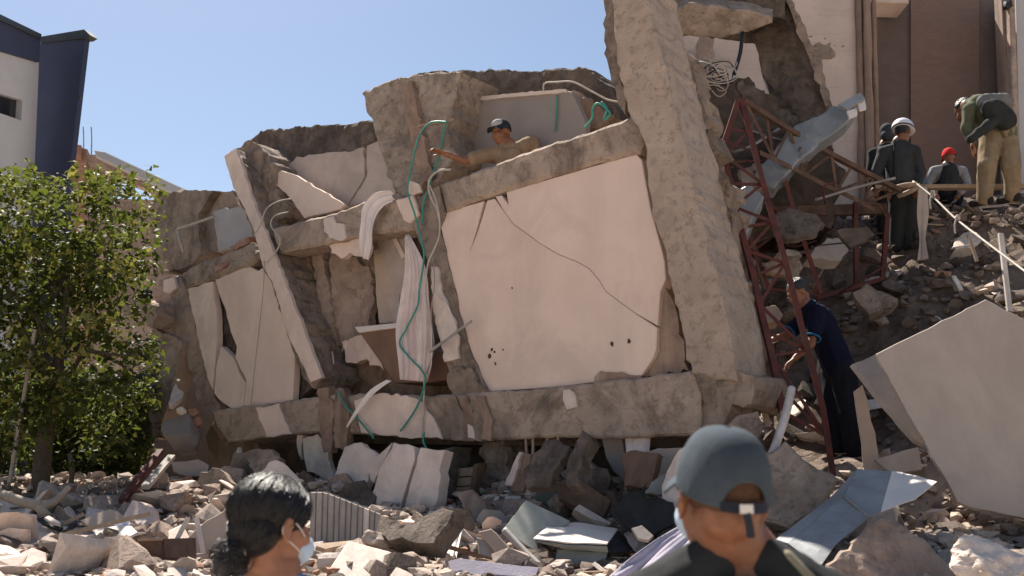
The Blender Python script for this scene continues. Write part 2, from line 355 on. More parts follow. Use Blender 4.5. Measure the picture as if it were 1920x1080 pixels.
CTRL = []
def cp(px, py, Y):
    p = at(px, py, Y); CTRL.append((p.x, p.y, p.z))
for px in (-150, 60, 250, 430):
    for py, Y in ((1085, 6.0), (1060, 6.8), (1000, 8.2), (935, 9.8), (900, 11.0)): cp(px, py, Y)
for px in (560, 720, 840):
    for py, Y in ((1100, 6.0), (1070, 6.8), (1035, 7.6), (965, 9.0), (900, 10.3)): cp(px, py, Y)
for px in (950, 1080, 1220, 1340):
    for py, Y in ((1110, 6.0), (1085, 6.8), (1045, 7.4), (978, 8.2), (892, 9.3)): cp(px, py, Y)
for px in (1450, 1560, 1640):
    for py, Y in ((1120, 6.0), (1040, 7.0), (930, 7.8), (868, 8.7), (730, 9.7), (590, 10.7), (450, 11.5), (405, 12.6)): cp(px, py, Y)
for px in (1740, 1850, 2000):
    for py, Y in ((1120, 5.6), (1060, 6.4), (985, 7.2), (740, 8.7), (590, 9.5), (490, 10.3), (395, 11.3), (375, 12.2), (365, 13.6)): cp(px, py, Y)
for px in (1760, 1880): cp(px, 1105, 5.2)
for x in np.arange(-8, 8.1, 1.6): CTRL.append((x, 4.4, 0.0)); CTRL.append((x, 4.9, .25))
for x in (-7, -5, -3): CTRL += [(x, 13.5, 1.5), (x, 16, .3)]
for x in (-1, 1): CTRL += [(x, 12, 2.2), (x, 14, 1.8), (x, 16, .5)]
for x in (3, 5, 7): CTRL += [(x, 16, 3.5)]
CTRL = np.array(CTRL)
def Hbase(x, y):
    x = np.asarray(x, float); y = np.asarray(y, float)
    d2 = (x[..., None] - CTRL[:, 0]) ** 2 + (y[..., None] - CTRL[:, 1]) ** 2 + .25
    w = 1 / d2 ** 2; return (w * CTRL[:, 2]).sum(-1) / w.sum(-1)
def H(x, y):
    q = Vector((x * 1.3, y * 1.3, 0))
    return float(Hbase(x, y)) + .10 * noise.fractal(q, 1., 2., 5)
def build_mound():
    xs = np.arange(-7.5, 8.5, .07); ys = np.arange(4.4, 15.6, .07)
    X, Y = np.meshgrid(xs, ys); Z = Hbase(X, Y)
    nx, ny = len(xs), len(ys); vs = []
    for j in range(ny):
        for i in range(nx):
            q = Vector((X[j, i] * 1.3, Y[j, i] * 1.3, 0))
            e = min(1, (Y[j, i] - 4.4) / .6)
            vs.append((X[j, i] + .02 * noise.noise(q * 9), Y[j, i] + .02 * noise.noise(q * 9 + Vector((5, 5, 0))), Z[j, i] + e * (.10 * noise.fractal(q, 1., 2., 5) + .03 * noise.noise(q * 8)) - .02))
    fs = [(j * nx + i, j * nx + i + 1, (j + 1) * nx + i + 1, (j + 1) * nx + i) for j in range(ny - 1) for i in range(nx - 1)]
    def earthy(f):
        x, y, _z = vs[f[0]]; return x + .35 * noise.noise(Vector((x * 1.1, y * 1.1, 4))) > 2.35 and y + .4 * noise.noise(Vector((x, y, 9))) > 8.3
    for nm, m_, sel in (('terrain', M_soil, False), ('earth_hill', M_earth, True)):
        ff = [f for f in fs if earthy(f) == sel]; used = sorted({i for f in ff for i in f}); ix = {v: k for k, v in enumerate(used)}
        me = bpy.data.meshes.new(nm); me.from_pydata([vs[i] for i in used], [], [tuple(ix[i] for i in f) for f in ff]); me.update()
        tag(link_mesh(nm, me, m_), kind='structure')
build_mound()
def hit(px, py, lo=5.0, hi=14.5):
    d = ray(px, py); y = lo
    while y < hi:
        p = CAM + d * (y / d.y)
        if p.z <= H(p.x, p.y): return p
        y += .06
    return None

# ------------------------------------------------------------------ white and navy building on the far side of the tree
vw = VPL(-150, 16.0, 75, 20.0); vp = VPL(70, 19.6, 165, 19.0)
b = empty('modern_building', (at(40, 900, 19).x, 19, 0), 'white rendered building with navy corner pier and slot window beyond the tree', 'building')
slab('wall', [(-150, 52), (-150, 130), (42, 188), (40, 226), (-150, 160), (-150, 940), (40, 930), (73, 118)], vw, .35, M_wallw, b)
slab('navy_band', [(-150, -34), (76, 72), (73, 117), (-150, 51)], (vw[0] + vw[1] * .06, vw[1]), .35, M_navyw, b)
c_ = slab('parapet_coping', [(-150, -46), (78, 64), (77, 73), (-150, -33)], (vw[0] + vw[1] * .12, vw[1]), .5, M_cope, b)
slab('window_pane', [(-149, 130), (43, 188), (41, 227), (-149, 161)], (vw[0] - vw[1] * .12, vw[1]), .03, M_glassd, b)
slab('corner_pier', [(76, 77), (160, 67), (126, 360), (110, 930), (30, 930), (46, 345)], vp, .12, M_navyw, b)
slab('pier_coping', [(74, 69), (158, 55), (169, 66), (160, 71), (76, 80)], (vp[0] + vp[1] * .05, vp[1]), .2, M_cope, b)
lump('wall_light', at(149, 182, 18.9), .05, .08, .05, M_black, b, sub=2)

# brick house shell beyond
Yb = 22.0; pb = VPL(130, 22.0, 345, 22.6)
b = empty('brick_house', (at(230, 900, Yb).x, Yb, 0), 'unfinished brick house with sloping roof gutter and bare rebar behind the tree', 'house')
slab('column', [(143, 275), (164, 280), (163, 940), (140, 940)], pb, .35, M_rub3, b)
slab('wall', [(128, 300), (143, 300), (140, 930), (120, 930)], (pb[0] - pb[1] * .1, pb[1]), .3, M_pink, b)
slab('beam_stub', [(126, 268), (152, 272), (152, 297), (126, 296)], (pb[0] + pb[1] * .12, pb[1]), .2, M_rub3, b, jag=.01)
slab('edge_beam', [(163, 290), (186, 290), (330, 360), (295, 362), (165, 308)], (pb[0] + pb[1] * .05, pb[1]), .35, M_pink, b)
slab('gutter', [(176, 281), (196, 284), (346, 354), (322, 362), (180, 293)], (pb[0] + pb[1] * .3, pb[1]), .2, M_wallw, b, bevel=.02)
slab('gable_wall', [(165, 309), (210, 328), (207, 372), (330, 376), (330, 940), (165, 940)], (pb[0] - pb[1] * .05, pb[1]), .25, M_pink, b)
for x in (156, 171): tube('rebar', [at(x, 300, 22.1), at(x + 1, 262, 22.1), at(x, 238, 22.1)], .014, M_steel, b)
for a, c2_ in (((212, 338), (330, 362)), ((230, 360), (262, 343)), ((252, 350), (252, 375)), ((280, 372), (306, 357)), ((215, 350), (240, 368)), ((205, 366), (330, 368))):
    tube('roof_truss_rod', [at(*a, 23.2), at((a[0] + c2_[0]) / 2, (a[1] + c2_[1]) / 2, 23.2), at(*c2_, 23.2)], .022, M_steel, b, n=2)

# ------------------------------------------------------------------ standing building on the right
YR = 14.2
def pr(d=0): return (at(1500, 200, YR + d), Vector((0, -1, 0)))
b = empty('concrete_building', (at(1650, 300, YR).x, YR, 0), 'standing pale concrete building with dark brick recess behind the workers', 'building')
slab('facade_wall', [(1235, -14), (1607, -14), (1613, 240), (1625, 520), (1235, 520)], pr(), .9, M_rwall, b, rough=.012, grid=.3, seed=3)
for i, (x0, x1, d, y1) in enumerate(((1606, 1616, -.10, 250), (1619, 1633, -.16, 262), (1634, 1643, -.05, 255))):
    slab('pilaster', [(x0, -20), (x1, -20), (x1 + 10, y1 + 130), (x0 + 9, y1 + 130)], pr(d), .35, M_trimb, b, jag=.006, seg=.3, bevel=.02)
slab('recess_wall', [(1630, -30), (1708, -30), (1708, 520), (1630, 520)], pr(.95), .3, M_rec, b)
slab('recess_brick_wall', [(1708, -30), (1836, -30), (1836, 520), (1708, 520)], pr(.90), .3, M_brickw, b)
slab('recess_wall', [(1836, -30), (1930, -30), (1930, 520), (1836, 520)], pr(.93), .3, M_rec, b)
slab('lintel', [(1641, -20), (1706, -20), (1704, 6), (1640, 4)], pr(.3), .5, M_rwall, b, bevel=.01)
slab('corner_post', [(1878, -20), (1891, -20), (1908, 330), (1896, 400)], pr(.1), .25, M_trimb, b, bevel=.015)
slab('corner_post', [(1892, -20), (1903, -20), (1914, 330), (1906, 420)], pr(-.05), .25, M_pink, b, bevel=.015)
slab('side_wall', [(1904, -20), (2150, -20), (2150, 520), (1918, 520)], pr(.15), .6, M_wallw, b)
lump('lamp_bracket', at(1887, 8, 14.2), .08, .12, .12, M_black, b, sub=2, seed=3)
for i in range(16):
    x = 1500 + random.gauss(25, 38); y = 82 + random.gauss(0, 16)
    lump('spall_mark', at(x, y, YR + .015), random.uniform(.02, .06), .025, random.uniform(.015, .04), M_cmid, b, sub=2, seed=i)
slab('wall_patch', [(1518, 88), (1556, 80), (1566, 104), (1540, 118), (1516, 112)], pr(-.012), .03, M_cmid, b, jag=.02, seg=.06)
slab('broken_pier', [(1313, 66), (1338, 66), (1336, 130), (1310, 126)], pr(-.5), .4, M_pink, b, jag=.015)

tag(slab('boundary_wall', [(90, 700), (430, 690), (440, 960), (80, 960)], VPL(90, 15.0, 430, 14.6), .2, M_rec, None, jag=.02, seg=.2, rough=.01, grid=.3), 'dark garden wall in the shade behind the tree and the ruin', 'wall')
# ------------------------------------------------------------------ the collapsed building
base = fpt(900, 830, 0)
CB = empty('collapsed_building', (base.x, base.y, 1.6), 'tilted collapsed concrete house with cream wall panels between broken beams and columns', 'building')
F = FP
big = slab('column', [(1100, -170), (1172, -170), (1208, -20), (1237, 97), (1275, 249), (1311, 408), (1336, 498), (1362, 592), (1376, 690), (1381, 716), (1296, 701), (1281, 638), (1258, 540), (1247, 472), (1221, 400), (1213, 320), (1207, 262), (1176, 205), (1156, 117), (1146, 0)], F(.10), .62, M_col, CB, jag=.007, seg=.06, bevel=.02, rough=.004, grid=.06, rscale=11, seed=11)
slab('chipped_edge', [(1131, -60), (1150, -20), (1158, 110), (1174, 190), (1172, 215), (1158, 195), (1136, 110)], F(.02), .4, M_cmid, big, jag=.008, seg=.06, rough=.012, grid=.08)
slab('column_side_spall', [(1290, 100), (1330, 250), (1375, 430), (1412, 640), (1420, 705), (1400, 740), (1384, 700), (1368, 600), (1320, 400), (1280, 230)], F(-.50), .3, M_cmid, big, jag=.03, seg=.08, rough=.05, grid=.09, seed=4)
slab('column_foot', [(1296, 700), (1378, 690), (1412, 700), (1418, 735), (1392, 768), (1372, 758), (1356, 800), (1310, 815), (1294, 760)], F(.07), .6, M_cmid, big, jag=.02, seg=.06, rough=.04, grid=.07, seed=8)
ub = slab('upper_beam', [(821, 346), (842, 338), (930, 305), (1019, 272), (1110, 244), (1171, 222), (1192, 208), (1206, 240), (1209, 258), (1197, 286), (1110, 308), (1026, 334), (930, 364), (834, 398), (827, 366)], F(.05), .36, M_beam, CB, jag=.005, seg=.06, bevel=.035, rough=.004, grid=.06, rscale=10, seed=21)
slab('sunlit_rim', [(838, 338), (930, 300), (1019, 266), (1110, 238), (1168, 216), (1168, 222), (1110, 245), (1019, 274), (930, 307), (842, 343)], F(-.06, .9), .12, M_pale, ub, jag=.012, seg=.05, rough=.01, grid=.06)  # pale strip added as the sunlit top edge of the beam
# main wall panel, split along its long crack
crack = [(927, 372), (944, 395), (962, 420), (985, 436), (1010, 455), (1045, 476), (1080, 490), (1104, 503), (1122, 524), (1136, 547), (1162, 566), (1192, 588), (1232, 614)]
up_piece = [(953, 362), (957, 380), (942, 368), (1026, 337), (1110, 312), (1193, 289), (1203, 300), (1212, 350), (1220, 392), (1236, 450), (1246, 490), (1248, 523), (1238, 545), (1233, 611)]
slab('wall_panel', [(928, 368), (940, 366), (953, 383), (949, 360)] + up_piece[3:] + [(x + .22, y - .22) for x, y in crack[::-1][1:-1]], F(.012), .14, M_plas, CB, bevel=.006, seed=31)
slab('wall_panel', [(x - .22, y + .22) for x, y in crack] + [(1230, 655), (1224, 672), (1212, 690), (1203, 704), (1150, 712), (1113, 717), (1060, 724), (1000, 729), (918, 734), (900, 700), (886, 672), (868, 612), (852, 545), (836, 470), (822, 404), (860, 390), (907, 377), (893, 430), (880, 474), (897, 430), (913, 376)], F(.010), .14, M_plas, CB, bevel=.006, seed=32)
for i, (x, y, s) in enumerate(((1148, 646, .022), (1180, 640, .018), (922, 655, .016), (919, 668, .024), (929, 682, .014), (927, 660, .012), (960, 540, .010), (943, 656, .008))):
    lump('hole_lump', fpt(x, y, .012), s, .012, s * 1.25, M_dark, CB, sub=2, amp=.5, seed=i + 40)  # dark lumps stand in for shaded holes in the panel
slab('bare_brick_corner', [(1240, 528), (1262, 560), (1292, 694), (1232, 706), (1200, 708), (1224, 676), (1232, 655)], F(-.04), .16, M_brown, CB, jag=.012, seg=.06, rough=.02, grid=.07)
slab('bare_brick_corner', [(1112, 722), (1113, 704), (1126, 693), (1165, 698), (1205, 706), (1200, 722)], F(.03), .12, M_brown, CB, jag=.01, seg=.05, rough=.012, grid=.06)
slab('infill_masonry', [(826, 398), (1196, 288), (1250, 520), (1296, 700), (915, 736)], F(-.15), .12, M_brown, CB)
lb = slab('lower_beam', [(398, 770), (470, 760), (549, 750), (610, 741), (700, 738), (800, 742), (915, 734), (1000, 729), (1113, 718), (1200, 708), (1294, 694), (1312, 740), (1308, 817), (1200, 820), (1000, 821), (900, 826), (826, 824), (700, 816), (597, 810), (544, 815), (427, 830), (405, 800)], F(.10), .42, M_beam, CB, jag=.006, seg=.07, bevel=.02, rough=.005, grid=.08, rscale=10, seed=51)
slab('plaster_patch', [(479, 765), (520, 757), (532, 790), (545, 814), (500, 819), (490, 795)], F(.125), .03, M_plas2, lb, jag=.008, seg=.06, bevel=.004)
slab('plaster_patch', [(664, 752), (690, 742), (719, 737), (760, 742), (785, 750), (805, 775), (818, 795), (828, 823), (760, 820), (677, 812)], F(.125), .03, M_plas2, lb, jag=.008, seg=.06, bevel=.004)
slab('plaster_patch', [(1056, 733), (1066, 729), (1078, 740), (1081, 762), (1062, 769), (1054, 750)], F(.125), .03, M_pale, lb, jag=.006, seg=.04, bevel=.004)
slab('plaster_patch', [(877, 795), (886, 800), (890, 822), (878, 820)], F(.14), .03, M_pale, lb, jag=.005, seg=.04)
for i, (x0, x1) in enumerate(((838, 858), (862, 874), (878, 889), (893, 905))):
    slab('spalled_strip', [(x0, 742), (x0 + 14, 742), (x1 + 18, 790), (x1 + 14, 828), (x0 + 6, 824), (x0 + 10, 790)], F(.13), .06, [M_cmid, M_brown][i % 2], lb, jag=.008, seg=.05, rough=.012, grid=.05, seed=60 + i)
for i, (x0, x1) in enumerate(((596, 620), (624, 648))):
    slab('spalled_strip', [(x0, 730), (x0 + 18, 726), (x1 + 6, 770), (x1, 850), (x0 + 4, 840), (x0 + 2, 780)], F(.13), .09, M_brown, lb, jag=.012, seg=.05, rough=.02, grid=.05, seed=66 + i)
# middle column
mc = slab('column', [(758, 376), (822, 348), (834, 398), (822, 430), (842, 510), (868, 612), (886, 672), (916, 734), (905, 752), (848, 748), (838, 690), (812, 560), (796, 480), (776, 432)], F(.04), .34, M_cmid, CB, jag=.008, seg=.08, bevel=.012, rough=.010, grid=.08, seed=71)
slab('plaster_patch', [(742, 375), (774, 366), (786, 402), (768, 418), (757, 412)], F(.07), .03, M_plas2, mc, jag=.005, seg=.05)
slab('plaster_patch', [(764, 338), (786, 346), (790, 360), (772, 366), (762, 360)], F(.07), .03, M_plas2, mc, jag=.005, seg=.05)
slab('plaster_patch', [(808, 500), (820, 500), (827, 536), (840, 579), (854, 604), (861, 672), (834, 678), (826, 638), (811, 587)], F(.07), .03, M_pale, mc, jag=.010, seg=.05)
slab('column_foot_rubble', [(846, 690), (884, 690), (912, 738), (906, 752), (850, 748), (838, 712)], F(.085), .1, M_cmid, mc, jag=.012, seg=.05, rough=.02, grid=.05)
# upper beam, left run
ul = slab('upper_beam', [(511, 427), (560, 414), (607, 404), (655, 388), (692, 374), (742, 362), (757, 376), (776, 432), (744, 434), (681, 441), (615, 456), (524, 475), (514, 450)], F(.05), .32, M_beam, CB, jag=.006, seg=.06, bevel=.03, rough=.005, grid=.06, rscale=10, seed=81)
slab('plaster_patch', [(607, 410), (624, 405), (630, 418), (645, 420), (649, 446), (640, 452), (618, 446), (608, 434)], F(.08), .03, M_pale, ul, jag=.006, seg=.05)
slab('sunlit_rim', [(520, 424), (607, 400), (692, 370), (694, 376), (607, 407), (524, 430)], F(.0, .9), .1, M_pale, ul, jag=.010, seg=.05, rough=.008, grid=.06)  # sunlit edge of the left run, put in as a pale strip
slab('broken_soffit', [(615, 452), (681, 438), (690, 460), (684, 480), (660, 476), (640, 486), (622, 474)], F(-.02), .08, M_plas2, CB, jag=.012, seg=.05)
# narrow column with cream face
nc = slab('column', [(420, 292), (443, 279), (463, 341), (485, 407), (511, 470), (558, 590), (603, 708), (582, 716), (563, 677), (544, 638), (510, 528), (492, 500), (476, 433), (455, 385), (437, 352)], F(.09), .05, M_plas2, CB, jag=.006, seg=.07, bevel=.004, seed=91)
slab('concrete_core', [(424, 290), (444, 277), (470, 330), (492, 400), (516, 468), (562, 588), (607, 706), (590, 730), (566, 700), (545, 645), (510, 530), (478, 440), (440, 355)], F(.035), .55, M_cmid, nc, jag=.012, seg=.08, rough=.02, grid=.09, seed=92)
slab('column_head', [(443, 279), (466, 262), (500, 285), (524, 318), (512, 350), (540, 396), (512, 428), (494, 400)], F(-.12), .5, M_cmid, nc, jag=.02, seg=.07, rough=.035, grid=.07, seed=93)
# left panel in three pieces
slab('wall_panel', [(351, 542), (399, 527), (399, 550), (405, 590), (407, 636), (402, 680), (398, 731), (388, 706), (370, 630)], F(.03), .09, M_plas2, CB, jag=.006, seg=.07, bevel=.005)
slab('wall_panel', [(414, 648), (436, 670), (447, 700), (459, 718), (456, 763), (435, 768), (412, 750), (401, 737), (406, 682)], F(.035), .09, M_plas2, CB, jag=.006, seg=.06, bevel=.005)
slab('wall_panel', [(403, 524), (440, 509), (467, 499), (484, 508), (492, 502), (509, 530), (543, 640), (552, 666), (548, 750), (520, 757), (458, 763), (461, 712), (441, 670), (444, 650), (432, 622), (424, 585), (410, 550)], F(.03), .09, M_plas, CB, jag=.006, seg=.08, bevel=.005)
slab('infill_masonry', [(345, 545), (490, 495), (600, 715), (556, 752), (402, 772)], F(-.10), .15, M_cdark, CB, rough=.02, grid=.1)
slab('upper_beam', [(337, 512), (354, 500), (410, 478), (468, 455), (487, 486), (470, 497), (405, 520), (347, 541)], F(.06), .3, M_beam, CB, jag=.008, seg=.08, bevel=.035, rough=.012, grid=.07)
slab('brick_remnant', [(400, 500), (424, 488), (426, 498), (404, 510)], F(.085), .05, M_rub3, CB, jag=.008, seg=.04, rough=.012, grid=.04)
slab('brick_remnant', [(430, 462), (466, 444), (468, 455), (436, 470)], F(.04), .12, M_rub3, CB, jag=.008, seg=.04, rough=.012, grid=.04)
# far left end
slab('end_column', [(300, 524), (334, 516), (352, 544), (372, 632), (390, 708), (416, 768), (400, 790), (372, 756), (344, 640), (286, 622), (292, 552)], F(-.02), .5, M_pink, CB, jag=.015, seg=.08, rough=.020, grid=.06, seed=101)
slab('plaster_patch', [(306, 526), (326, 520), (332, 540), (318, 550), (306, 545)], F(.02), .04, M_plas2, CB, jag=.006, seg=.05)
slab('leaning_slab', [(286, 616), (342, 640), (330, 700), (312, 770), (290, 824), (272, 812), (276, 740), (268, 690)], F(.06), .25, M_pink, CB, jag=.012, seg=.08, rough=.02, grid=.09, seed=102)
slab('leaning_slab', [(262, 700), (278, 690), (276, 760), (286, 820), (262, 806), (250, 760)], F(.2), .2, M_cmid, CB, jag=.012, seg=.08, rough=.02, grid=.09, seed=103)
slab('protruding_slab', [(212, 560), (246, 556), (290, 572), (294, 592), (282, 616), (272, 596), (238, 590)], F(.25), .35, M_pink, CB, jag=.012, seg=.07, rough=.02, grid=.08)
lump('black_bundle', fpt(272, 553, .35), .11, .1, .09, M_blackc, CB, sub=3, amp=.5, freq=2.5, seed=9, flat=False)
slab('storey_wall', [(279, 390), (294, 366), (347, 356), (400, 356), (372, 400), (376, 480), (356, 498), (302, 514), (288, 450)], F(-.10), .5, M_cmid, CB, jag=.012, seg=.08, rough=.018, grid=.06, seed=111)
slab('storey_wall', [(352, 358), (436, 357), (474, 424), (470, 455), (410, 474), (388, 470), (372, 420)], F(-.22), .5, M_pink, CB, jag=.015, seg=.08, rough=.016, grid=.06, seed=112)
slab('blue_plaster', [(400, 396), (428, 391), (457, 388), (473, 428), (472, 449), (440, 462), (409, 472), (404, 430)], F(-.13), .05, M_blue, CB, jag=.008, seg=.06)
tube('bent_pipe', [fpt(402, 406, .0), fpt(350, 424, .02), fpt(333, 429, .03), fpt(334, 438, .03), fpt(344, 475, .02)], .018, M_wire, CB, n=5)
# roof storey
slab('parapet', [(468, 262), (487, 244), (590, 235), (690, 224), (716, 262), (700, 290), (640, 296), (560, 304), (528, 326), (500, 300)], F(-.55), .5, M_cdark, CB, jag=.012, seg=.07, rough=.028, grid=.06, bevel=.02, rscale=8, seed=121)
slab('grey_wall', [(528, 322), (556, 294), (620, 285), (662, 283), (682, 276), (684, 330), (672, 352), (650, 388), (600, 392), (556, 380)], F(-.42), .12, M_gplas, CB, jag=.008, seg=.07, seed=122)
slab('grey_wall', [(688, 274), (708, 265), (736, 330), (742, 362), (692, 376), (654, 388), (676, 352), (688, 330)], F(-.40), .12, M_gplas, CB, jag=.008, seg=.06, seed=123)
slab('fallen_plaster_sheet', [(505, 322), (522, 318), (559, 330), (600, 355), (646, 384), (637, 394), (600, 402), (570, 409), (541, 368), (511, 341)], F(-.16), .05, M_plas, CB, jag=.006, seg=.07, bevel=.005)
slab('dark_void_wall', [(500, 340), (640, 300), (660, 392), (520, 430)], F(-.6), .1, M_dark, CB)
hb = slab('broken_pier', [(677, 174), (726, 151), (781, 136), (862, 133), (850, 190), (838, 240), (852, 292), (822, 338), (762, 378), (741, 362), (716, 300), (692, 216)], F(-.30), .7, M_conc, CB, jag=.012, seg=.07, rough=.018, grid=.05, bevel=.02, rscale=7, seed=131)
slab('broken_pier_rib', [(752, 160), (772, 150), (790, 240), (812, 330), (790, 350), (768, 260)], F(-.24), .2, M_brown, hb, jag=.012, seg=.06, rough=.02, grid=.06, seed=132)
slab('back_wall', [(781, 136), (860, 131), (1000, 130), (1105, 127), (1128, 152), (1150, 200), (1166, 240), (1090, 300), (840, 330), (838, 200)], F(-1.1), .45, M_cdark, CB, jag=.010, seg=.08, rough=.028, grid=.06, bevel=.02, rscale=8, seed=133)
slab('broken_wall_end', [(1066, 172), (1084, 168), (1128, 200), (1150, 215), (1120, 240), (1098, 244)], F(-.95), .3, M_brown, CB, jag=.012, seg=.06, rough=.03, grid=.06)
slab('lit_fragment', [(1128, 222), (1160, 196), (1170, 210), (1158, 226), (1136, 236)], F(-.25, .6), .1, M_pale, CB, jag=.012, seg=.05, rough=.02, grid=.05)
gb = slab('grey_panel', [(841, 200), (852, 189), (960, 179), (1062, 170), (1072, 172), (1098, 228), (1092, 300), (862, 340), (856, 285)], F(-.75), .09, M_gboard, CB, bevel=.008, jag=.003, seg=.12)
slab('panel_cap', [(852, 186), (960, 175), (1060, 167), (1062, 173), (960, 182), (854, 192)], F(-.72), .12, M_pale, gb, jag=.004, seg=.06)
# upper right of the big column
slab('hanging_slab', [(1245, 32), (1290, 6), (1360, 14), (1450, 30), (1449, 44), (1415, 58), (1353, 72), (1295, 68), (1252, 58)], PL(1350, 40, 10.3, (-.3, -1, -.9)), .4, M_conc, CB, jag=.006, seg=.08, rough=.012, grid=.1, bevel=.02)
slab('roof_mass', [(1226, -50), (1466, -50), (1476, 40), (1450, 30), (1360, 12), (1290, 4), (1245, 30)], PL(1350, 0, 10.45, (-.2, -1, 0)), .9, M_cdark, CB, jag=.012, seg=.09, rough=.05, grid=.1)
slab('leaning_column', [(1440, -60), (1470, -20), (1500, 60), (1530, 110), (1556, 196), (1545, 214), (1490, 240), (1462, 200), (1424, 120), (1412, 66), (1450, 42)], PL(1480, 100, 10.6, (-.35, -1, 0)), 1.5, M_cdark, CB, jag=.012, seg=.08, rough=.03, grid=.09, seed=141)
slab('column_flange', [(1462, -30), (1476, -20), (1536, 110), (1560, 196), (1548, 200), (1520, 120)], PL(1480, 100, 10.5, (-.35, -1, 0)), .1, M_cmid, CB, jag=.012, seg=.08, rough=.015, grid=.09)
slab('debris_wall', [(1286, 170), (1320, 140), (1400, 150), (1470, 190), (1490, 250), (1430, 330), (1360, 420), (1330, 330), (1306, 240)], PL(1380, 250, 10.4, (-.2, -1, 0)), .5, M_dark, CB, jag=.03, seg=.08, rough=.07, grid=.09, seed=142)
slab('rear_shade_mass', [(1288, 152), (1360, 158), (1470, 196), (1540, 232), (1580, 330), (1560, 430), (1330, 430), (1300, 300)], PL(1400, 250, 11.0, (-.1, -1, 0)), 1.5, M_dark, CB, jag=.03, seg=.1, rough=.06, grid=.14, seed=144)  # mass added behind the debris wall to shade the slope
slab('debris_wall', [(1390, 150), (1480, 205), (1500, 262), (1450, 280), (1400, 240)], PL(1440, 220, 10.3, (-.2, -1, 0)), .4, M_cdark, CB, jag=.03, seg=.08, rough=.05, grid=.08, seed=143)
tube('bent_rod', [at(1392, 60, 10.2), at(1388, 100, 10.2), at(1376, 140, 10.2)], .022, M_black, CB, n=4)
# interior seen between the columns
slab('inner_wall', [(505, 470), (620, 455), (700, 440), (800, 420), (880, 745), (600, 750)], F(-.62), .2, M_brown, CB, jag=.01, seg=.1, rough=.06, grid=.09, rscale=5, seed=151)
for i, (pts, o, m_) in enumerate((
    ([(540, 478), (575, 470), (600, 560), (622, 690), (600, 700), (575, 620), (552, 540)], -.42, M_brown),
    ([(584, 470), (604, 464), (616, 540), (634, 660), (630, 690), (612, 660), (598, 580)], -.36, M_pink),
    ([(618, 470), (660, 486), (690, 500), (702, 560), (690, 600), (668, 650), (640, 660), (626, 590)], -.40, M_pink),
    ([(640, 640), (700, 620), (720, 690), (680, 676), (650, 680)], -.34, M_plas2),
    ([(660, 488), (700, 478), (708, 520), (690, 540)], -.46, M_cmid))):
    slab('torn_plaster', pts, F(o), .12, m_, CB, jag=.014, seg=.06, rough=.03, grid=.07, seed=160 + i)
slab('grey_pane', [(706, 448), (756, 434), (768, 470), (764, 520), (748, 566), (726, 510)], F(-.28), .03, M_gplas, CB)
slab('pane_frame', [(729, 436), (737, 434), (760, 480), (754, 486)], F(-.255), .03, M_pale, CB)
slab('tan_panel', [(700, 470), (712, 466), (750, 566), (748, 604), (712, 606), (706, 560)], F(-.30), .03, M_tanb, CB, jag=.004, seg=.06)
slab('grey_pane', [(724, 560), (748, 552), (748, 604), (740, 606)], F(-.27), .03, M_gplas, CB)
# floor inside and dark back of the undercroft
fl = [fpt(420, 800, -.35), fpt(1300, 800, -.35)]; bk = Vector((.61, .79, 0))
slab('floor_slab', [fl[0] + Vector((0, 0, .02)), fl[1] + Vector((0, 0, .02)), fl[1] + bk * 2.0, fl[0] + bk * 2.0], (fl[0], Vector((0, 0, 1))), .2, M_cdark, CB, world_pts=True)
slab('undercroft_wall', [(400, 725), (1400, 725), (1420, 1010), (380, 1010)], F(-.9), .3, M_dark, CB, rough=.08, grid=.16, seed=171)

# ------------------------------------------------------------------ tree
def in_poly(x, y, P):
    c = False; j = len(P) - 1
    for i in range(len(P)):
        if (P[i][1] > y) != (P[j][1] > y) and x < (P[j][0] - P[i][0]) * (y - P[i][1]) / (P[j][1] - P[i][1]) + P[i][0]: c = not c
        j = i
    return c
def leaves_mesh(spots, name, mat_, parent, smin=.045, smax=.085, rnd=random.Random(5)):
    vs, fs, tint = [], [], []
    for p, t in spots:
        d = Vector((rnd.gauss(0, 1), rnd.gauss(0, 1), rnd.gauss(-.35, .7))).normalized()
        up = Vector((rnd.gauss(0, .7), rnd.gauss(0, .7), 1)).normalized(); s = d.cross(up).normalized(); nn = s.cross(d)
        L = rnd.uniform(smin, smax); w = L * rnd.uniform(.26, .36); k = len(vs)
        vs += [p, p + d * L * .35 + s * w + nn * w * .35, p + d * L + nn * (-L * .12), p + d * L * .35 - s * w + nn * w * .35, p + d * L * .5]
        fs += [(k, k + 1, k + 4), (k + 1, k + 2, k + 4), (k, k + 4, k + 3), (k + 4, k + 2, k + 3)]; tint += [t] * 4
    me = bpy.data.meshes.new(name); c = sum((Vector(v) for v in vs), Vector()) / len(vs)
    me.from_pydata([Vector(v) - c for v in vs], [], fs); ca = me.color_attributes.new('tint', 'FLOAT_COLOR', 'CORNER')
    arr = np.repeat(np.repeat(np.array(tint, float), 3)[:, None], 4, 1).astype(np.float32); arr[:, 3] = 1
    ca.data.foreach_set('color', arr.ravel()); me.update()
    return link_mesh(name, me, mat_, parent, c)
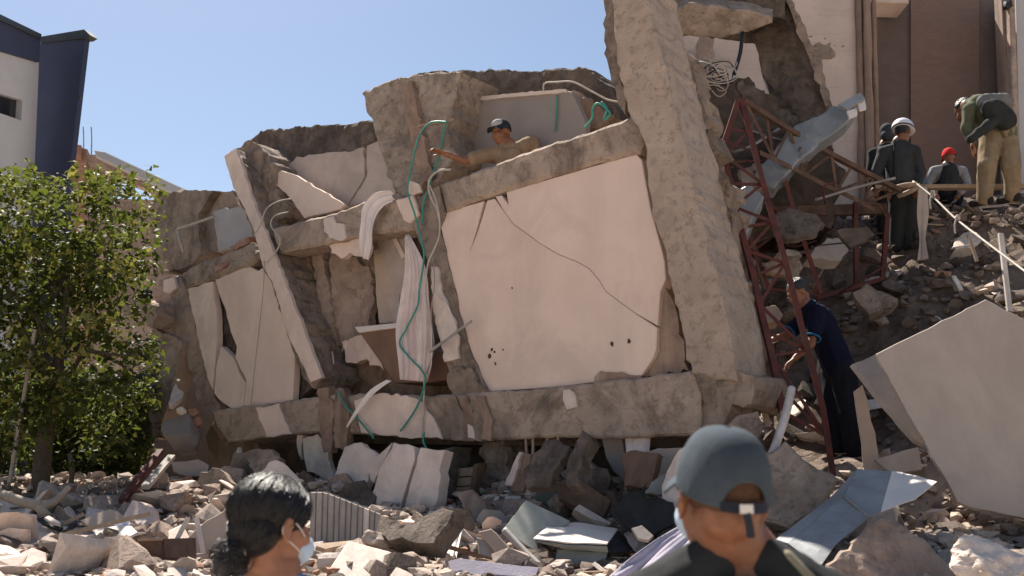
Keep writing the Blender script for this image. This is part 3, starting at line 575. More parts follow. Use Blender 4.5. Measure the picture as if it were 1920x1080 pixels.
def make_tree():
    rnd = random.Random(11); YT = 10.4
    base = at(78, 900, YT); base.z = H(base.x, base.y)
    t = empty('broadleaf_tree', base, 'bushy green broadleaf tree with glossy leaves at the left of the ruin', 'tree')
    tr = tube('trunk', [base - Vector((0, 0, .2)), at(84, 830, YT), at(104, 740, YT + .05), at(112, 640, YT), at(128, 520, YT + .1), at(120, 430, YT)], .10, M_bark, t, n=5, sides=9, r_end=.025)
    tips = [at(112, 640, YT), at(104, 740, YT), at(128, 520, YT)]
    for k in range(16):
        a = tips[k % 3]; e = at(rnd.uniform(-160, 280), rnd.uniform(370, 720), YT + rnd.uniform(-.7, .7))
        tube('limb', [a, a.lerp(e, .5) + Vector((0, 0, rnd.uniform(-.1, .15))), e], .035, M_bark, t, n=4, sides=6, r_end=.008)
    out = [(-320, 420), (-200, 350), (-100, 372), (-30, 345), (20, 352), (62, 334), (96, 340), (130, 334), (160, 352), (185, 338), (214, 352), (240, 366), (268, 362), (284, 382), (288, 430), (304, 470), (300, 520), (268, 552), (240, 560), (232, 592), (262, 606), (300, 640), (304, 690), (272, 722), (262, 770), (240, 810), (220, 860), (180, 850), (150, 840), (110, 850), (60, 810), (20, 840), (-40, 820), (-150, 860), (-320, 800)]
    cl = []
    while len(cl) < 700:
        x, y = rnd.uniform(-320, 282), rnd.uniform(330, 860)
        jx = x + 26 * noise.noise(Vector((x * .025, y * .025, 3.3))); jy = y + 60 * noise.noise(Vector((x * .022, y * .022, 8.1)))
        if not in_poly(jx, jy, out): continue
        if y > 760 and rnd.random() < .35: continue
        q = at(x, y, YT + rnd.uniform(-1, 1) * .95)
        if noise.noise(q * 2.3) < -.06: continue
        cl.append((q, y))
    sp = []
    for q, y in cl:
        n = rnd.randint(14, 34); base_t = rnd.choice((.05, .16, .3, .45, .8)); sg = rnd.uniform(.05, .12); ax = Vector((rnd.gauss(0, 1), rnd.gauss(0, 1), rnd.gauss(0, .8))).normalized()
        for _ in range(n):
            o = Vector((rnd.gauss(0, sg), rnd.gauss(0, sg), rnd.gauss(0, sg * .8))) + ax * rnd.gauss(0, .09)
            sp.append((q + o, min(1, max(0, base_t + rnd.gauss(0, .2)))))
    for k in range(46):      # loose sprigs breaking the outline
        x = rnd.uniform(-40, 300); q = at(x, 352 + rnd.gauss(0, 10) + (max(0, x - 200) * .35), YT + rnd.uniform(-.7, .7)); d_ = Vector((rnd.gauss(0, .5), rnd.gauss(0, .5), 1)).normalized()
        for j in range(12): sp.append((q + d_ * (j * .022) + Vector((rnd.gauss(0, .02), rnd.gauss(0, .02), 0)), min(1, max(0, rnd.gauss(.6, .25)))))
    leaves_mesh(sp, 'crown', M_leaf, t, .055, .115)
make_tree()
# dark shrubs under the tree
def shrub(px0, px1, py0, py1, Y, label, n, seed):
    rnd = random.Random(seed); c = at((px0 + px1) / 2, py1, Y); c.z = H(c.x, c.y)
    t = empty('shrub', c, label, 'shrub', 'shrubs under the tree'); sp = []
    for k in range(n):
        x = rnd.uniform(px0, px1); y = py1 - (py1 - py0) * rnd.random() ** .8; q = at(x, y, Y + rnd.uniform(-.4, .5))
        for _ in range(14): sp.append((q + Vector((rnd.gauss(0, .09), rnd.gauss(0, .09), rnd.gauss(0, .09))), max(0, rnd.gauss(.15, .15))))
    leaves_mesh(sp, 'foliage', M_leaf, t, .06, .12)
    for k in range(5):
        x = rnd.uniform(px0, px1); tube('stem', [Vector((at(x, 900, Y).x, Y, c.z - .1)), at(x + 5, (py0 + py1) / 2, Y), at(x + rnd.uniform(-30, 30), py0 + 20, Y)], .02, M_bark, t, n=4, sides=5, r_end=.006)
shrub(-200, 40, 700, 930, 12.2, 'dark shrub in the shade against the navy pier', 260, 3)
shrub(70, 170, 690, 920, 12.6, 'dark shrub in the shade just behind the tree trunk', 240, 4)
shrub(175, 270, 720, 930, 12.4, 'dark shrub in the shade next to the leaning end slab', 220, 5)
bar('bamboo_pole', at(18, 905, 9.7), at(66, 618, 9.9), .03, .03, M_branch); tag(bpy.data.objects['bamboo_pole'], 'thin pale pole leaning upright through the tree', 'pole')
tube('stake', [at(132, 930, 10.0), at(135, 880, 10.0), at(131, 850, 10.0)], .025, M_bark); tag(bpy.data.objects['stake'], 'short dark stake standing beneath the tree', 'stake')
br = empty('fallen_branch', hit(75, 950) or at(75, 950, 8.5), 'forked bare branch lying on the rubble below the tree', 'branch')
YB = 8.3
tube('limb', [at(-40, 905, YB + .3), at(0, 925, YB), at(40, 940, YB - .1), at(78, 949, YB - .1)], .035, M_branch, br, r_end=.045)
tube('limb', [at(78, 950, YB - .1), at(105, 938, YB), at(130, 912, YB + .1)], .045, M_branch, br, r_end=.022)
tube('stub', [at(72, 948, YB - .1), at(82, 962, YB - .12), at(92, 968, YB - .1)], .045, M_branch, br, r_end=.03)

# ------------------------------------------------------------------ red lattice mast and rusted truss
def lattice(name, label, cat, A, B, n, w, m_, Y0, Y1, wb=None, phase=0, both=True):
    """A, B: pixel polylines of the two chords (top to bottom); zigzag lacing between"""
    def P(pl, t):
        k = t * (len(pl) - 1); i = min(int(k), len(pl) - 2); f = k - i
        x = pl[i][0] + (pl[i + 1][0] - pl[i][0]) * f; y = pl[i][1] + (pl[i + 1][1] - pl[i][1]) * f
        return at(x, y, Y0 + (Y1 - Y0) * t)
    c = P(B, 1.0); r = empty(name, c, label, cat)
    for pl, fl_ in ((A, 1), (B, -1)):
        for i in range(len(pl) - 1):
            a, b_ = P(pl, i / (len(pl) - 1)), P(pl, (i + 1) / (len(pl) - 1)); angle_bar('chord', a, b_, w, m_, r, fl_)
    for i in range(n):
        t0, t1 = i / n, (i + 1) / n
        a, b_ = (P(A, t0), P(B, t1)) if (i + phase) % 2 == 0 else (P(B, t0), P(A, t1))
        o = Vector((0, .02, 0)); bar('lacing_bar', a + o, b_ + o, wb or w * .55, .012, m_, r)
        if both and i % 2 == 0: bar('cross_bar', P(A, t1) + o * 2, P(B, t1) + o * 2, wb or w * .55, .012, m_, r)
    return r
lattice('lattice_mast', 'leaning red steel lattice mast beside the tall concrete column', 'mast',
        [(1384, 190), (1356, 275), (1371, 365), (1390, 430), (1412, 510), (1432, 600), (1452, 680), (1468, 770)],
        [(1390, 184), (1416, 288), (1436, 362), (1452, 420), (1470, 480), (1505, 619), (1543, 765), (1562, 892)], 12, .052, M_rust, 9.0, 8.1, .026)
rear = lattice('lattice_tower', 'dark red steel lattice in the shade behind the mast', 'lattice',
        [(1350, 260), (1368, 330), (1400, 420), (1440, 540)], [(1440, 250), (1470, 330), (1500, 430), (1540, 550)], 5, .045, M_rust, 10.0, 9.9, .022)
lattice('roof_truss', 'brown rusted steel truss sloping down to the workers', 'truss',
        [(1398, 188), (1480, 241), (1560, 288), (1640, 330), (1690, 356)], [(1425, 286), (1480, 312), (1540, 343), (1600, 372), (1640, 394)], 8, .05, M_rustb, 9.6, 10.6, .028)
bar('steel_beam', at(1452, 398, 10.8), at(1660, 392, 11.2), .09, .12, M_rustb, up=(0, 0, 1)); tag(bpy.data.objects['steel_beam'], 'level brown steel beam in the dark gap below the truss', 'beam')
for i, (a, b_, lb_) in enumerate((((1604, 380), (1606, 560), 'left of the two red posts standing in the dark gap'), ((1664, 400), (1652, 560), 'right of the two red posts standing in the dark gap'))):
    tag(bar('steel_post', at(*a, 10.9), at(*b_, 10.7), .05, .05, M_rust), lb_, 'post', 'red posts in the gap')
tag(bar('steel_strut', at(1530, 560, 10.3), at(1660, 522, 10.6), .05, .05, M_rust), 'low red strut crossing between posts in the dark gap', 'strut')

# ------------------------------------------------------------------ duct and boards on the right
d = empty('metal_duct', at(1460, 420, 10.0), 'crushed blue-grey metal duct lying up the rubble behind the mast', 'duct')
slab('duct_side', [(1412, 330), (1456, 274), (1492, 234), (1546, 209), (1596, 184), (1612, 190), (1590, 232), (1538, 268), (1500, 300), (1450, 352)], PL(1500, 260, 9.9, (-.2, -1, .2)), .22, M_duct, d, jag=.012, seg=.10, bevel=.02, rough=.02, grid=.09)
slab('duct_end', [(1572, 196), (1612, 174), (1621, 182), (1588, 206)], PL(1590, 190, 9.72, (-.2, -1, .5)), .05, M_metal, d, jag=.006, seg=.05)
slab('torn_flap', [(1588, 208), (1606, 202), (1608, 216), (1594, 222)], PL(1595, 205, 9.7, (.2, -1, .6)), .02, M_white, d, jag=.006, seg=.05)
slab('torn_flap', [(1608, 190), (1622, 186), (1624, 204), (1612, 206)], PL(1612, 195, 9.72, (.2, -1, .7)), .02, M_white, d, jag=.006, seg=.05)
slab('duct_side', [(1350, 386), (1376, 358), (1406, 342), (1434, 368), (1414, 404), (1392, 442), (1362, 442), (1352, 414)], PL(1390, 400, 9.5, (-.1, -1, .4)), .22, M_metal, d, jag=.010, seg=.1, bevel=.02, rough=.015, grid=.09)
wb_ = slab('white_board', [(1642, 664), (1848, 561), (1925, 601), (2010, 660), (2030, 990), (1930, 974), (1816, 950), (1796, 940), (1786, 922), (1740, 840), (1690, 752)], PL(1800, 760, 7.2, (-.18, -1, .22)), .05, M_beige, None, bevel=.004, jag=.0025, seg=.07)
tag(wb_, 'big tilted white board standing on the rubble at the lower right', 'board')
tag(slab('grey_board', [(1598, 682), (1642, 664), (1700, 765), (1735, 835), (1716, 826), (1650, 750)], PL(1650, 720, 7.7, (.3, -1, .5)), .04, M_dust, None, jag=.004, seg=.1), 'dark grey board half hidden behind the big white board', 'board')
tag(slab('tan_board', [(1600, 734), (1618, 722), (1634, 790), (1654, 884), (1622, 890), (1610, 800)], PL(1620, 800, 8.0, (-.3, -1, .15)), .03, M_tanb, None, jag=.004, seg=.1), 'upright tan board next to the legs of the man in navy', 'board')
tag(slab('grey_board', [(1640, 862), (1690, 846), (1722, 838), (1730, 880), (1672, 888)], PL(1690, 860, 7.8, (0, -1, .5)), .03, M_dust, None, jag=.004, seg=.08), 'small grey board above the crumpled sheet metal', 'board')
sm = empty('crumpled_sheet', at(1600, 960, 6.8), 'crumpled grey sheet metal folded beside the man in the cap', 'sheet metal')
def facets(name, P, faces, m_, parent, th=.006):
    bm = bmesh.new(); V = [bm.verts.new(at(*p)) for p in P]
    for f in faces: bm.faces.new([V[i] for i in f])
    bmesh.ops.delete(bm, geom=[v for v in V if not v.link_faces], context='VERTS')
    bmesh.ops.subdivide_edges(bm, edges=bm.edges[:], cuts=3, use_grid_fill=True)
    for v in bm.verts: v.co += Vector((0, -1, .6)) * (.012 * noise.noise(v.co * 6))
    bmesh.ops.recalc_face_normals(bm, faces=bm.faces[:]); bmesh.ops.solidify(bm, geom=bm.faces[:], thickness=th)
    return build(name, bm, m_, parent)
SP = [(1454, 1014, 6.5), (1522, 972, 6.8), (1582, 932, 6.95), (1606, 882, 7.3), (1672, 884, 7.2), (1688, 886, 7.25), (1757, 904, 6.9), (1715, 937, 6.75), (1652, 960, 6.7), (1629, 971, 6.6), (1567, 1022, 6.35), (1536, 1066, 6.2), (1477, 1020, 6.42)]
facets('folded_panel', SP, [(12, 2, 9, 10), (12, 10, 11)], M_metal, sm)
facets('folded_panel', SP, [(2, 3, 4, 8), (2, 8, 9)], M_metal, sm)
facets('folded_panel', [(1454, 1014, 6.5), (1560, 932, 7.1), (1606, 882, 7.3), (1582, 932, 6.95), (1477, 1020, 6.42)], [(0, 1, 3, 4), (1, 2, 3)], M_metal, sm)
facets('sunlit_corner', SP, [(4, 5, 7, 8), (5, 6, 7)], M_white, sm)  # sun on the metal put in as a white corner
tube('seam_rib', [at(1582, 930, 6.93), at(1606, 950, 6.75), at(1630, 970, 6.58)], .010, M_steel, sm, n=3)
tag(slab('concrete_slab', [(1436, 850), (1473, 827), (1520, 866), (1576, 899), (1540, 950), (1482, 990), (1436, 975)], PL(1500, 900, 7.3, (-.1, -1, .35)), .14, M_conc, None, jag=.010, seg=.07, rough=.012, grid=.08, bevel=.02), 'tilted concrete slab with chipped pale edge right of the blue cap', 'concrete slab')
tag(slab('concrete_slab', [(1520, 1100), (1562, 1046), (1630, 982), (1654, 967), (1700, 985), (1732, 1010), (1796, 1078), (1800, 1110)], PL(1650, 1040, 6.0, (-.25, -1, .55)), .22, M_pink, None, jag=.010, seg=.05, rough=.012, grid=.03, rscale=11, bevel=.02), 'pinkish concrete slab half in sun below the crumpled sheet', 'concrete slab')
tag(lump('boulder', at(1850, 1066, 5.3), .22, .22, .165, M_rub2, None, sub=5, amp=.16, freq=2.4, seed=21), 'pale rounded plaster boulder in the bottom right corner', 'boulder')
pp = tube('pale_pipe', [at(1484, 728, 7.9), at(1474, 775, 7.75), at(1456, 830, 7.6), at(1440, 872, 7.5)], .034, M_pipe); tag(pp, 'dusty white pipe sticking up behind the blue cap', 'pipe')
tag(bar('timber_lath', at(1416, 690, 8.4), at(1440, 800, 8.2), .05, .02, M_wood), 'pale timber lath behind the foot of the red mast', 'lath')
tag(bar('timber_lath', at(1440, 640, 8.6), at(1462, 790, 8.3), .035, .02, M_wood), 'thin timber lath crossing inside the red mast', 'lath')
tag(bar('scaffold_plank', at(1640, 352, 11.0), at(1990, 350, 10.6), .10, .045, M_wood, up=(0, 0, 1)), 'long timber plank lying level in front of the crouching workers', 'plank')
tag(bar('timber_stake', at(1876, 438, 9.4), at(1893, 584, 9.2), .045, .03, M_pipe), 'pale timber stake upright in the earth slope', 'stake')
tag(bar('timber_stake', at(1815, 440, 9.9), at(1832, 490, 9.8), .03, .02, M_wood), 'short thin stick on the earth slope by the rope', 'stick')
tag(bar('timber_stake', at(1788, 518, 9.5), at(1802, 544, 9.4), .04, .02, M_pipe), 'small white stick in the shade on the earth slope', 'stick')
rp = empty('rope', at(1735, 345, 10.7), 'pale rope stretched from the plank down the earth slope', 'rope')
tube('cord', [at(1712, 340, 10.8), at(1750, 370, 10.4), at(1792, 410, 9.9), at(1850, 455, 9.2), at(1930, 515, 8.4)], .011, M_wire, rp)
for x, y, Y in ((1748, 362, 10.4), (1794, 408, 9.85)):
    lump('knot', at(x, y, Y), .035, .03, .035, M_wire, rp, sub=2, seed=x); tube('loose_end', [at(x, y, Y), at(x - 4, y + 14, Y), at(x - 3, y + 30, Y)], .009, M_wire, rp)
for k, (a, b_, lb_) in enumerate((((1668, 356), (1720, 346), 'upper of the two sacking straps by the helmeted worker'), ((1684, 368), (1726, 348), 'lower of the two sacking straps by the helmeted worker'))):
    tag(tube('sacking_strap', [at(*a, 10.9), at((a[0] + b_[0]) / 2, a[1] - 8, 10.8), at(*b_, 10.75)], .03, M_wood), lb_, 'strap', 'sacking straps')
cl_ = cloth('hanging_rag', [at(1722, 350, 10.75), at(1718, 400, 10.7), at(1722, 450, 10.65), at(1718, 490, 10.6)], [at(1738, 350, 10.75), at(1742, 400, 10.7), at(1736, 450, 10.65), at(1742, 486, 10.6)], M_gplas, nu=10, folds=1.5, depth=.03)
tag(cl_, 'grey rag hanging from the plank beside the rope', 'rag')
tl = empty('wire_tangle', at(1338, 140, 10.0), 'tangled ball of wires on the broken floor beside the tall column', 'wires')
rnd = random.Random(4)
for k in range(16):
    c = at(1340 + rnd.gauss(0, 10), 138 + rnd.gauss(0, 8), 10.0); r_ = rnd.uniform(.1, .24); ax = Vector((rnd.gauss(0, 1), rnd.gauss(0, 1.5), rnd.gauss(0, 1))).normalized(); s = ax.orthogonal().normalized(); t = ax.cross(s)
    tube('wire_loop', [c + (s * math.cos(a) * r_ + t * math.sin(a) * r_ * .8) + Vector((rnd.gauss(0, .02),) * 3) for a in np.linspace(0, rnd.uniform(4, 6.5), 9)], .006, M_wire if k % 3 else M_black, tl, n=4, sides=4)

# ------------------------------------------------------------------ things hanging on the ruin
def hose(name, label, cat, pts, off, rad, m_, group=None):
    rj = random.Random(len(label)); o = tube(name, [fpt(x + rj.gauss(0, 1.6), y + rj.gauss(0, 1.6), (off[i] if isinstance(off, (list, tuple)) else off)) for i, (x, y) in enumerate(pts)], rad, m_, None); tag(o, label, cat, group); return o
hose('hose', 'long teal hose looping down past the pink curtain', 'hose', [(836, 228), (806, 228), (788, 252), (775, 285), (767, 325), (766, 362), (776, 402), (791, 450), (795, 482), (788, 540), (783, 574), (766, 612), (751, 645), (768, 672), (790, 692), (796, 716), (782, 765), (752, 808)], [.0, .02, .05, .1, .12, .14, .14, .14, .14, .14, .15, .15, .15, .15, .16, .16, .17, .15], .0095, M_hose)
hose('hose', 'teal hose lying across the fallen white panels', 'hose', [(794, 812), (797, 832), (812, 862), (825, 890), (820, 908), (800, 935), (778, 956), (774, 972)], .34, .011, M_hose)
hose('hose', 'short teal hose behind the raised hand of the man on top', 'hose', [(834, 230), (831, 262), (822, 300), (810, 335), (806, 352), (798, 380), (790, 420)], [-.05, -.05, -.02, .06, .08, .08, .08], .010, M_hose)
hose('hose', 'teal cord hanging by the torn white paper strip', 'hose', [(634, 732), (650, 762), (668, 780), (684, 802), (700, 822)], .17, .010, M_hose)
hose('hose', 'coiled teal hose where the upper beam meets the column', 'hose', [(1095, 240), (1112, 222), (1110, 204), (1122, 193), (1138, 200), (1142, 216), (1128, 222), (1140, 205), (1130, 192)], -.12, .010, M_hose)
hose('hose', 'thin teal pipe on the smooth grey panel', 'hose', [(1044, 176), (1043, 210), (1043, 248)], -.72, .009, M_hose)
hose('cable', 'pale cable arching above the smooth grey panel', 'cable', [(1018, 172), (1024, 158), (1044, 152), (1078, 156), (1110, 172), (1140, 184), (1160, 192)], -.65, .010, M_wire)
hose('cable', 'pale cable dangling at the end of the upper beam', 'cable', [(846, 318), (822, 322), (804, 338), (806, 366), (816, 392), (822, 410)], .13, .012, M_wire)
hose('cable', 'pale looped cable in front of the middle column', 'cable', [(806, 345), (818, 372), (825, 404), (822, 440), (812, 470), (803, 490), (800, 540), (798, 620), (797, 700), (796, 760), (791, 818)], .15, .009, M_wire)
hose('cable', 'thin grey cable beside the curtain', 'cable', [(812, 470), (813, 530), (807, 590), (812, 650), (800, 700)], .12, .006, M_steel)
hose('cable', 'curved pale cable on the white patch of the middle column', 'cable', [(812, 548), (836, 572), (848, 600), (853, 618), (842, 632), (808, 658)], .14, .010, M_pipe)
hose('cable', 'pale cable curling around the narrow cream column', 'cable', [(545, 372), (520, 376), (500, 392), (486, 420), (474, 440)], .16, .008, M_wire)
hose('cable', 'pale cable bent under the left run of beam', 'cable', [(540, 398), (515, 404), (508, 425), (524, 448), (520, 468), (500, 490)], .14, .008, M_wire)
hose('cable', 'thin wire hanging down the left wall panel', 'cable', [(496, 490), (494, 540), (486, 620), (476, 700), (470, 770)], .10, .004, M_steel)
hose('cable', 'pale cable hanging inside below the torn plaster', 'cable', [(624, 660), (626, 690), (618, 712), (630, 720)], -.2, .010, M_wire)
rod = tag(bar('timber_stick', fpt(772, 238, -.02), fpt(838, 226, -.12), .03, .025, M_wood), 'short stick held out in the hand of the man on top', 'stick'); rod.location += fpt(818, 231, -.05) - fpt(805, 232, -.07)
tag(bar('conduit', fpt(806, 660, .2), fpt(884, 602, .14), .022, .022, M_steel), 'grey conduit jutting out by the lower edge of the curtain', 'conduit')
ct = cloth('curtain', [fpt(760, 440, .09), fpt(762, 500, .09), fpt(752, 570, .1), fpt(745, 620, .11), fpt(750, 680, .12), fpt(752, 712, .12)], [fpt(768, 440, .09), fpt(798, 500, .09), fpt(806, 570, .1), fpt(812, 620, .11), fpt(810, 680, .12), fpt(800, 716, .12)], M_curt, nu=44, folds=5, depth=.022, ddir=FN, fold_pow=.3)
tag(ct, 'pink and white curtain hanging in folds from the broken opening', 'curtain')
ct = cloth('white_cloth', [fpt(736, 358, .10), fpt(706, 364, .13), fpt(684, 388, .14), fpt(680, 420, .14), fpt(676, 452, .13), fpt(680, 482, .1)], [fpt(738, 378, .10), fpt(722, 386, .13), fpt(708, 404, .14), fpt(700, 432, .14), fpt(698, 460, .13), fpt(690, 488, .1)], M_cloth, nu=18, folds=2, depth=.02, ddir=FN, fold_pow=0)
tag(ct, 'twisted white cloth draped over the left run of beam', 'cloth')
ct = cloth('paper_strip', [fpt(725, 712, .2), fpt(694, 732, .22), fpt(670, 765, .24), fpt(650, 800, .24)], [fpt(734, 714, .2), fpt(702, 738, .22), fpt(676, 769, .24), fpt(651, 802, .24)], M_white, nu=6, folds=1, depth=.01, ddir=FN)
tag(ct, 'torn white strip curling in front of the lower beam', 'paper strip')
tub = empty('bathtub', fpt(760, 720, -.1), 'brown tub with pale rim hanging in the broken opening', 'bathtub')
slab('tub_side', [(672, 622), (744, 614), (800, 650), (838, 668), (838, 712), (800, 718), (740, 718)], F(-.12), .4, M_tub, tub, bevel=.01)
slab('rim', [(664, 613), (746, 605), (748, 614), (672, 624)], F(-.08), .46, M_rim, tub, bevel=.006)

# ------------------------------------------------------------------ fallen panels and boards below the lower beam
def piece(name, label, cat, pts, pl, th, m_, jag=.008, rough=0, seg=.06, bevel=.005, **k):
    return tag(slab(name, pts, pl, th, m_, None, jag=jag, seg=seg, rough=rough, bevel=bevel, **k), label, cat)
piece('fallen_slab', 'white fallen wall panel below the beam just right of the woman\'s hair', 'panel', [(567, 822), (594, 814), (610, 832), (618, 870), (628, 906), (604, 894), (586, 886), (575, 885), (569, 858)], F(.02), .06, M_rub2)
piece('fallen_slab', 'thin white sliver of panel hanging under the lower beam', 'panel', [(556, 815), (567, 812), (564, 862), (556, 840)], F(.0), .05, M_rub2)
piece('fallen_slab', 'narrow white panel behind the pair of broken panels', 'panel', [(684, 866), (712, 850), (735, 830), (722, 860), (700, 906)], F(.22, .2), .06, M_pale)
piece('fallen_slab', 'left of the two broken white panels leaning below the beam', 'panel', [(738, 830), (776, 837), (778, 861), (764, 905), (757, 928), (750, 952), (735, 949), (720, 958), (702, 944), (696, 926), (711, 884)], F(.30, .2), .09, M_pale)
piece('fallen_slab', 'right of the two broken white panels leaning below the beam', 'panel', [(788, 840), (833, 843), (826, 893), (820, 938), (809, 964), (776, 977), (755, 965), (767, 914), (780, 872)], F(.34, .2), .12, M_pale)
piece('concrete_block', 'dark thick concrete edge right of the broken white panels', 'concrete', [(834, 840), (852, 838), (846, 900), (838, 952), (800, 984), (812, 962), (822, 938), (828, 893)], F(.2), .25, M_cdark, .012, .02)
piece('brown_slab', 'brown slab lying beneath the broken white panels', 'slab', [(712, 968), (770, 980), (830, 950), (850, 960), (812, 1020), (740, 1012), (704, 1000)], F(.55, .9), .14, M_cdark, .012, .012)  # darker concrete stands in for the shade on this slab
wc = empty('wooden_crate', fpt(864, 950, .05), 'small wooden crate with boards wedged under the beam', 'crate')
for k in range(4):
    y0, y1 = 876 + k * 18, 892 + k * 18; slab('board', [(850 - k * 2, y0 + 3), (886 - k * 2.5, y0), (884 - k * 2.5, y1), (848 - k * 2, y1 + 3)], F(.1 - .008 * (k % 2)), .03, M_wood, wc, bevel=.003)
slab('side_board', [(887, 873), (896, 868), (886, 942), (878, 946)], F(.09), .2, M_woodd, wc)
slab('broken_column', [(900, 828), (944, 822), (950, 870), (958, 905), (962, 950), (930, 960), (914, 925), (908, 880)], F(-.05), .35, M_cmid, None, jag=.02, seg=.05, rough=.04, grid=.05); tag(bpy.data.objects['broken_column'], 'crumbling concrete column stub under the lower beam', 'column')
piece('splinter', 'pale edged splinter of panel upright below the beam', 'panel', [(944, 908), (974, 846), (978, 850), (964, 900), (958, 912)], F(.28), .05, M_rub2)
piece('splinter', 'brown splinter behind the pale edged one', 'panel', [(964, 902), (979, 850), (994, 852), (992, 880), (980, 922), (956, 922)], F(.24), .05, M_brown)
piece('splinter', 'thin pale upright batten below the beam', 'batten', [(986, 884), (996, 878), (996, 938), (982, 940)], F(.2), .04, M_pale)
for k, (x, y1) in enumerate(((988, 880), (996, 868), (1026, 850), (1046, 862))):
    hose('hanging_fibre', ['left of the pale strands hanging below the lower beam', 'second of the pale strands hanging below the lower beam', 'third of the pale strands hanging below the lower beam', 'right of the pale strands hanging below the lower beam'][k], 'strand', [(x, 818), (x + 2, (818 + y1) / 2), (x + (6 if k == 2 else 0), y1)], .05, .014, M_wood, 'strands below the beam')
piece('green_sheet', 'dark green curved board standing in the shaded rubble', 'board', [(1004, 876), (1034, 890), (1052, 930), (1076, 974), (1040, 960), (1006, 940)], PL(1030, 920, 8.6, (-.3, -1, .1)), .06, M_dgreen)
piece('wood_block', 'dark brown timber block lying in the shaded rubble', 'timber', [(1042, 904), (1078, 893), (1146, 938), (1132, 970), (1092, 956), (1048, 932)], PL(1090, 930, 8.3, (-.1, -1, .5)), .12, M_woodd, 0, bevel=.006)
piece('green_sheet', 'pale greenish board slanting in the middle of the rubble', 'board', [(940, 995), (986, 937), (1068, 976), (1040, 1000), (1004, 1010), (1012, 1040), (968, 1010)], PL(1000, 980, 7.6, (-.25, -1, .75)), .03, M_green, .002)
piece('green_sheet', 'greenish board tucked under the white curved sheet', 'board', [(1030, 1078), (1046, 1030), (1140, 1034), (1128, 1080), (1060, 1100)], PL(1080, 1050, 7.2, (.1, -1, .5)), .03, M_green, .002)
ws = empty('curved_sheet', at(1080, 1010, 7.3), 'white curved sheet lying open side right in the shaded rubble', 'sheet')
facets('sheet_top', [(1000, 1012, 7.2), (1030, 986, 7.6), (1080, 981, 7.7), (1158, 994, 7.65), (1138, 1021, 7.2), (1060, 1019, 7.15)], [(0, 1, 2, 5), (2, 3, 4, 5)], M_white, ws, .01)
facets('sheet_lip', [(1002, 1014, 7.2), (1060, 1021, 7.15), (1138, 1023, 7.2), (1140, 1034, 7.22), (1060, 1028, 7.18)], [(0, 1, 4), (1, 2, 3, 4)], M_green, ws, .01)
facets('sheet_end', [(1140, 1034, 7.22), (1140, 1021, 7.24), (1159, 995, 7.66), (1198, 1024, 7.5), (1170, 1036, 7.3)], [(0, 1, 2, 3, 4)], M_blackc, ws, .01)
piece('black_sheet', 'black crumpled sheet left of the blue cap', 'sheet', [(1148, 950), (1180, 920), (1214, 902), (1212, 924), (1244, 930), (1266, 940), (1272, 980), (1228, 1004), (1182, 996), (1160, 980)], PL(1210, 950, 7.5, (.1, -1, .5)), .05, M_blackc, .012, .03, grid=.06)
piece('green_sheet', 'greenish board just left of the blue cap', 'board', [(1206, 926), (1222, 904), (1262, 876), (1290, 900), (1280, 930)], PL(1240, 910, 7.8, (.1, -1, .4)), .03, M_green)
piece('brown_sheet', 'brown board under the beam behind the blue cap', 'board', [(1212, 846), (1300, 836), (1300, 890), (1240, 910), (1208, 880)], F(.12), .04, M_tanb)
piece('grey_disc', 'grey rounded panel hanging under the lower beam', 'panel', [(1128, 822), (1166, 820), (1174, 870), (1170, 900), (1150, 884), (1136, 858)], F(-.1), .05, M_gboard, 0)
ct = cloth('pink_rag', [fpt(1172, 820, .0), fpt(1176, 850, .05), fpt(1178, 890, .1), fpt(1174, 918, .12)], [fpt(1220, 820, .0), fpt(1216, 850, .05), fpt(1210, 880, .1), fpt(1196, 908, .12)], M_curt, nu=20, folds=2.5, depth=.03, ddir=FN); tag(ct, 'pinkish rag hanging below the lower beam near the cap', 'rag')
ct = cloth('lilac_cloth', [at(1292, 978, 6.9), at(1240, 1010, 6.7), at(1190, 1050, 6.4), at(1135, 1095, 6.1)], [at(1330, 1010, 6.7), at(1300, 1050, 6.5), at(1280, 1085, 6.3), at(1260, 1110, 6.0)], M_lilac, nu=30, folds=3, depth=.04, ddir=(0, -.6, 1)); tag(ct, 'lilac cloth spread over the rubble beside the man in the cap', 'cloth')
piece('grey_offcut', 'small grey offcut on the black sheet', 'offcut', [(1184, 990), (1204, 984), (1226, 1004), (1216, 1014), (1196, 1010)], PL(1200, 1000, 7.1, (0, -1, .9)), .02, M_dust, .002)
cs = empty('corrugated_sheet', at(650, 1010, 7.9), 'grey corrugated wall panel leaning beside the woman', 'panel')
CPL = PL(650, 965, 7.9, (.1, -1, .3))
slab('backing', [(586, 923), (612, 921), (714, 962), (710, 1018), (580, 1017)], (CPL[0] - CPL[1] * .012, CPL[1]), .03, M_dust, cs)
for k in range(12):
    x0 = 580 + k * 11; t0, t1 = k / 12, (k + 1) / 12; yt = lambda t: 922 + (0 if t < .2 else (t - .2) * 52)
    slab('corrugation', [(x0 + 3, yt(t0)), (x0 + 13.5, yt(t1)), (x0 + 11, 1016 + 2 * t1), (x0 + .5, 1016 + 2 * t0)], (CPL[0] + CPL[1] * (.014 if k % 2 else 0), CPL[1]), .03, M_dust if k != 9 else M_rub2, cs, bevel=.008)
piece('timber_plank', 'pale timber plank standing on end among sunlit rubble', 'plank', [(699, 1026), (716, 1020), (728, 1050), (742, 1090), (722, 1090), (708, 1050)], PL(715, 1050, 6.7, (-.2, -1, .3)), .04, M_wood, .002)
tag(lump('concrete_lump', at(702, 1012, 6.75), .12, .1, .085, M_rub1, None, sub=3, seed=31), 'sunlit concrete lump on top of the timber plank', 'concrete lump')
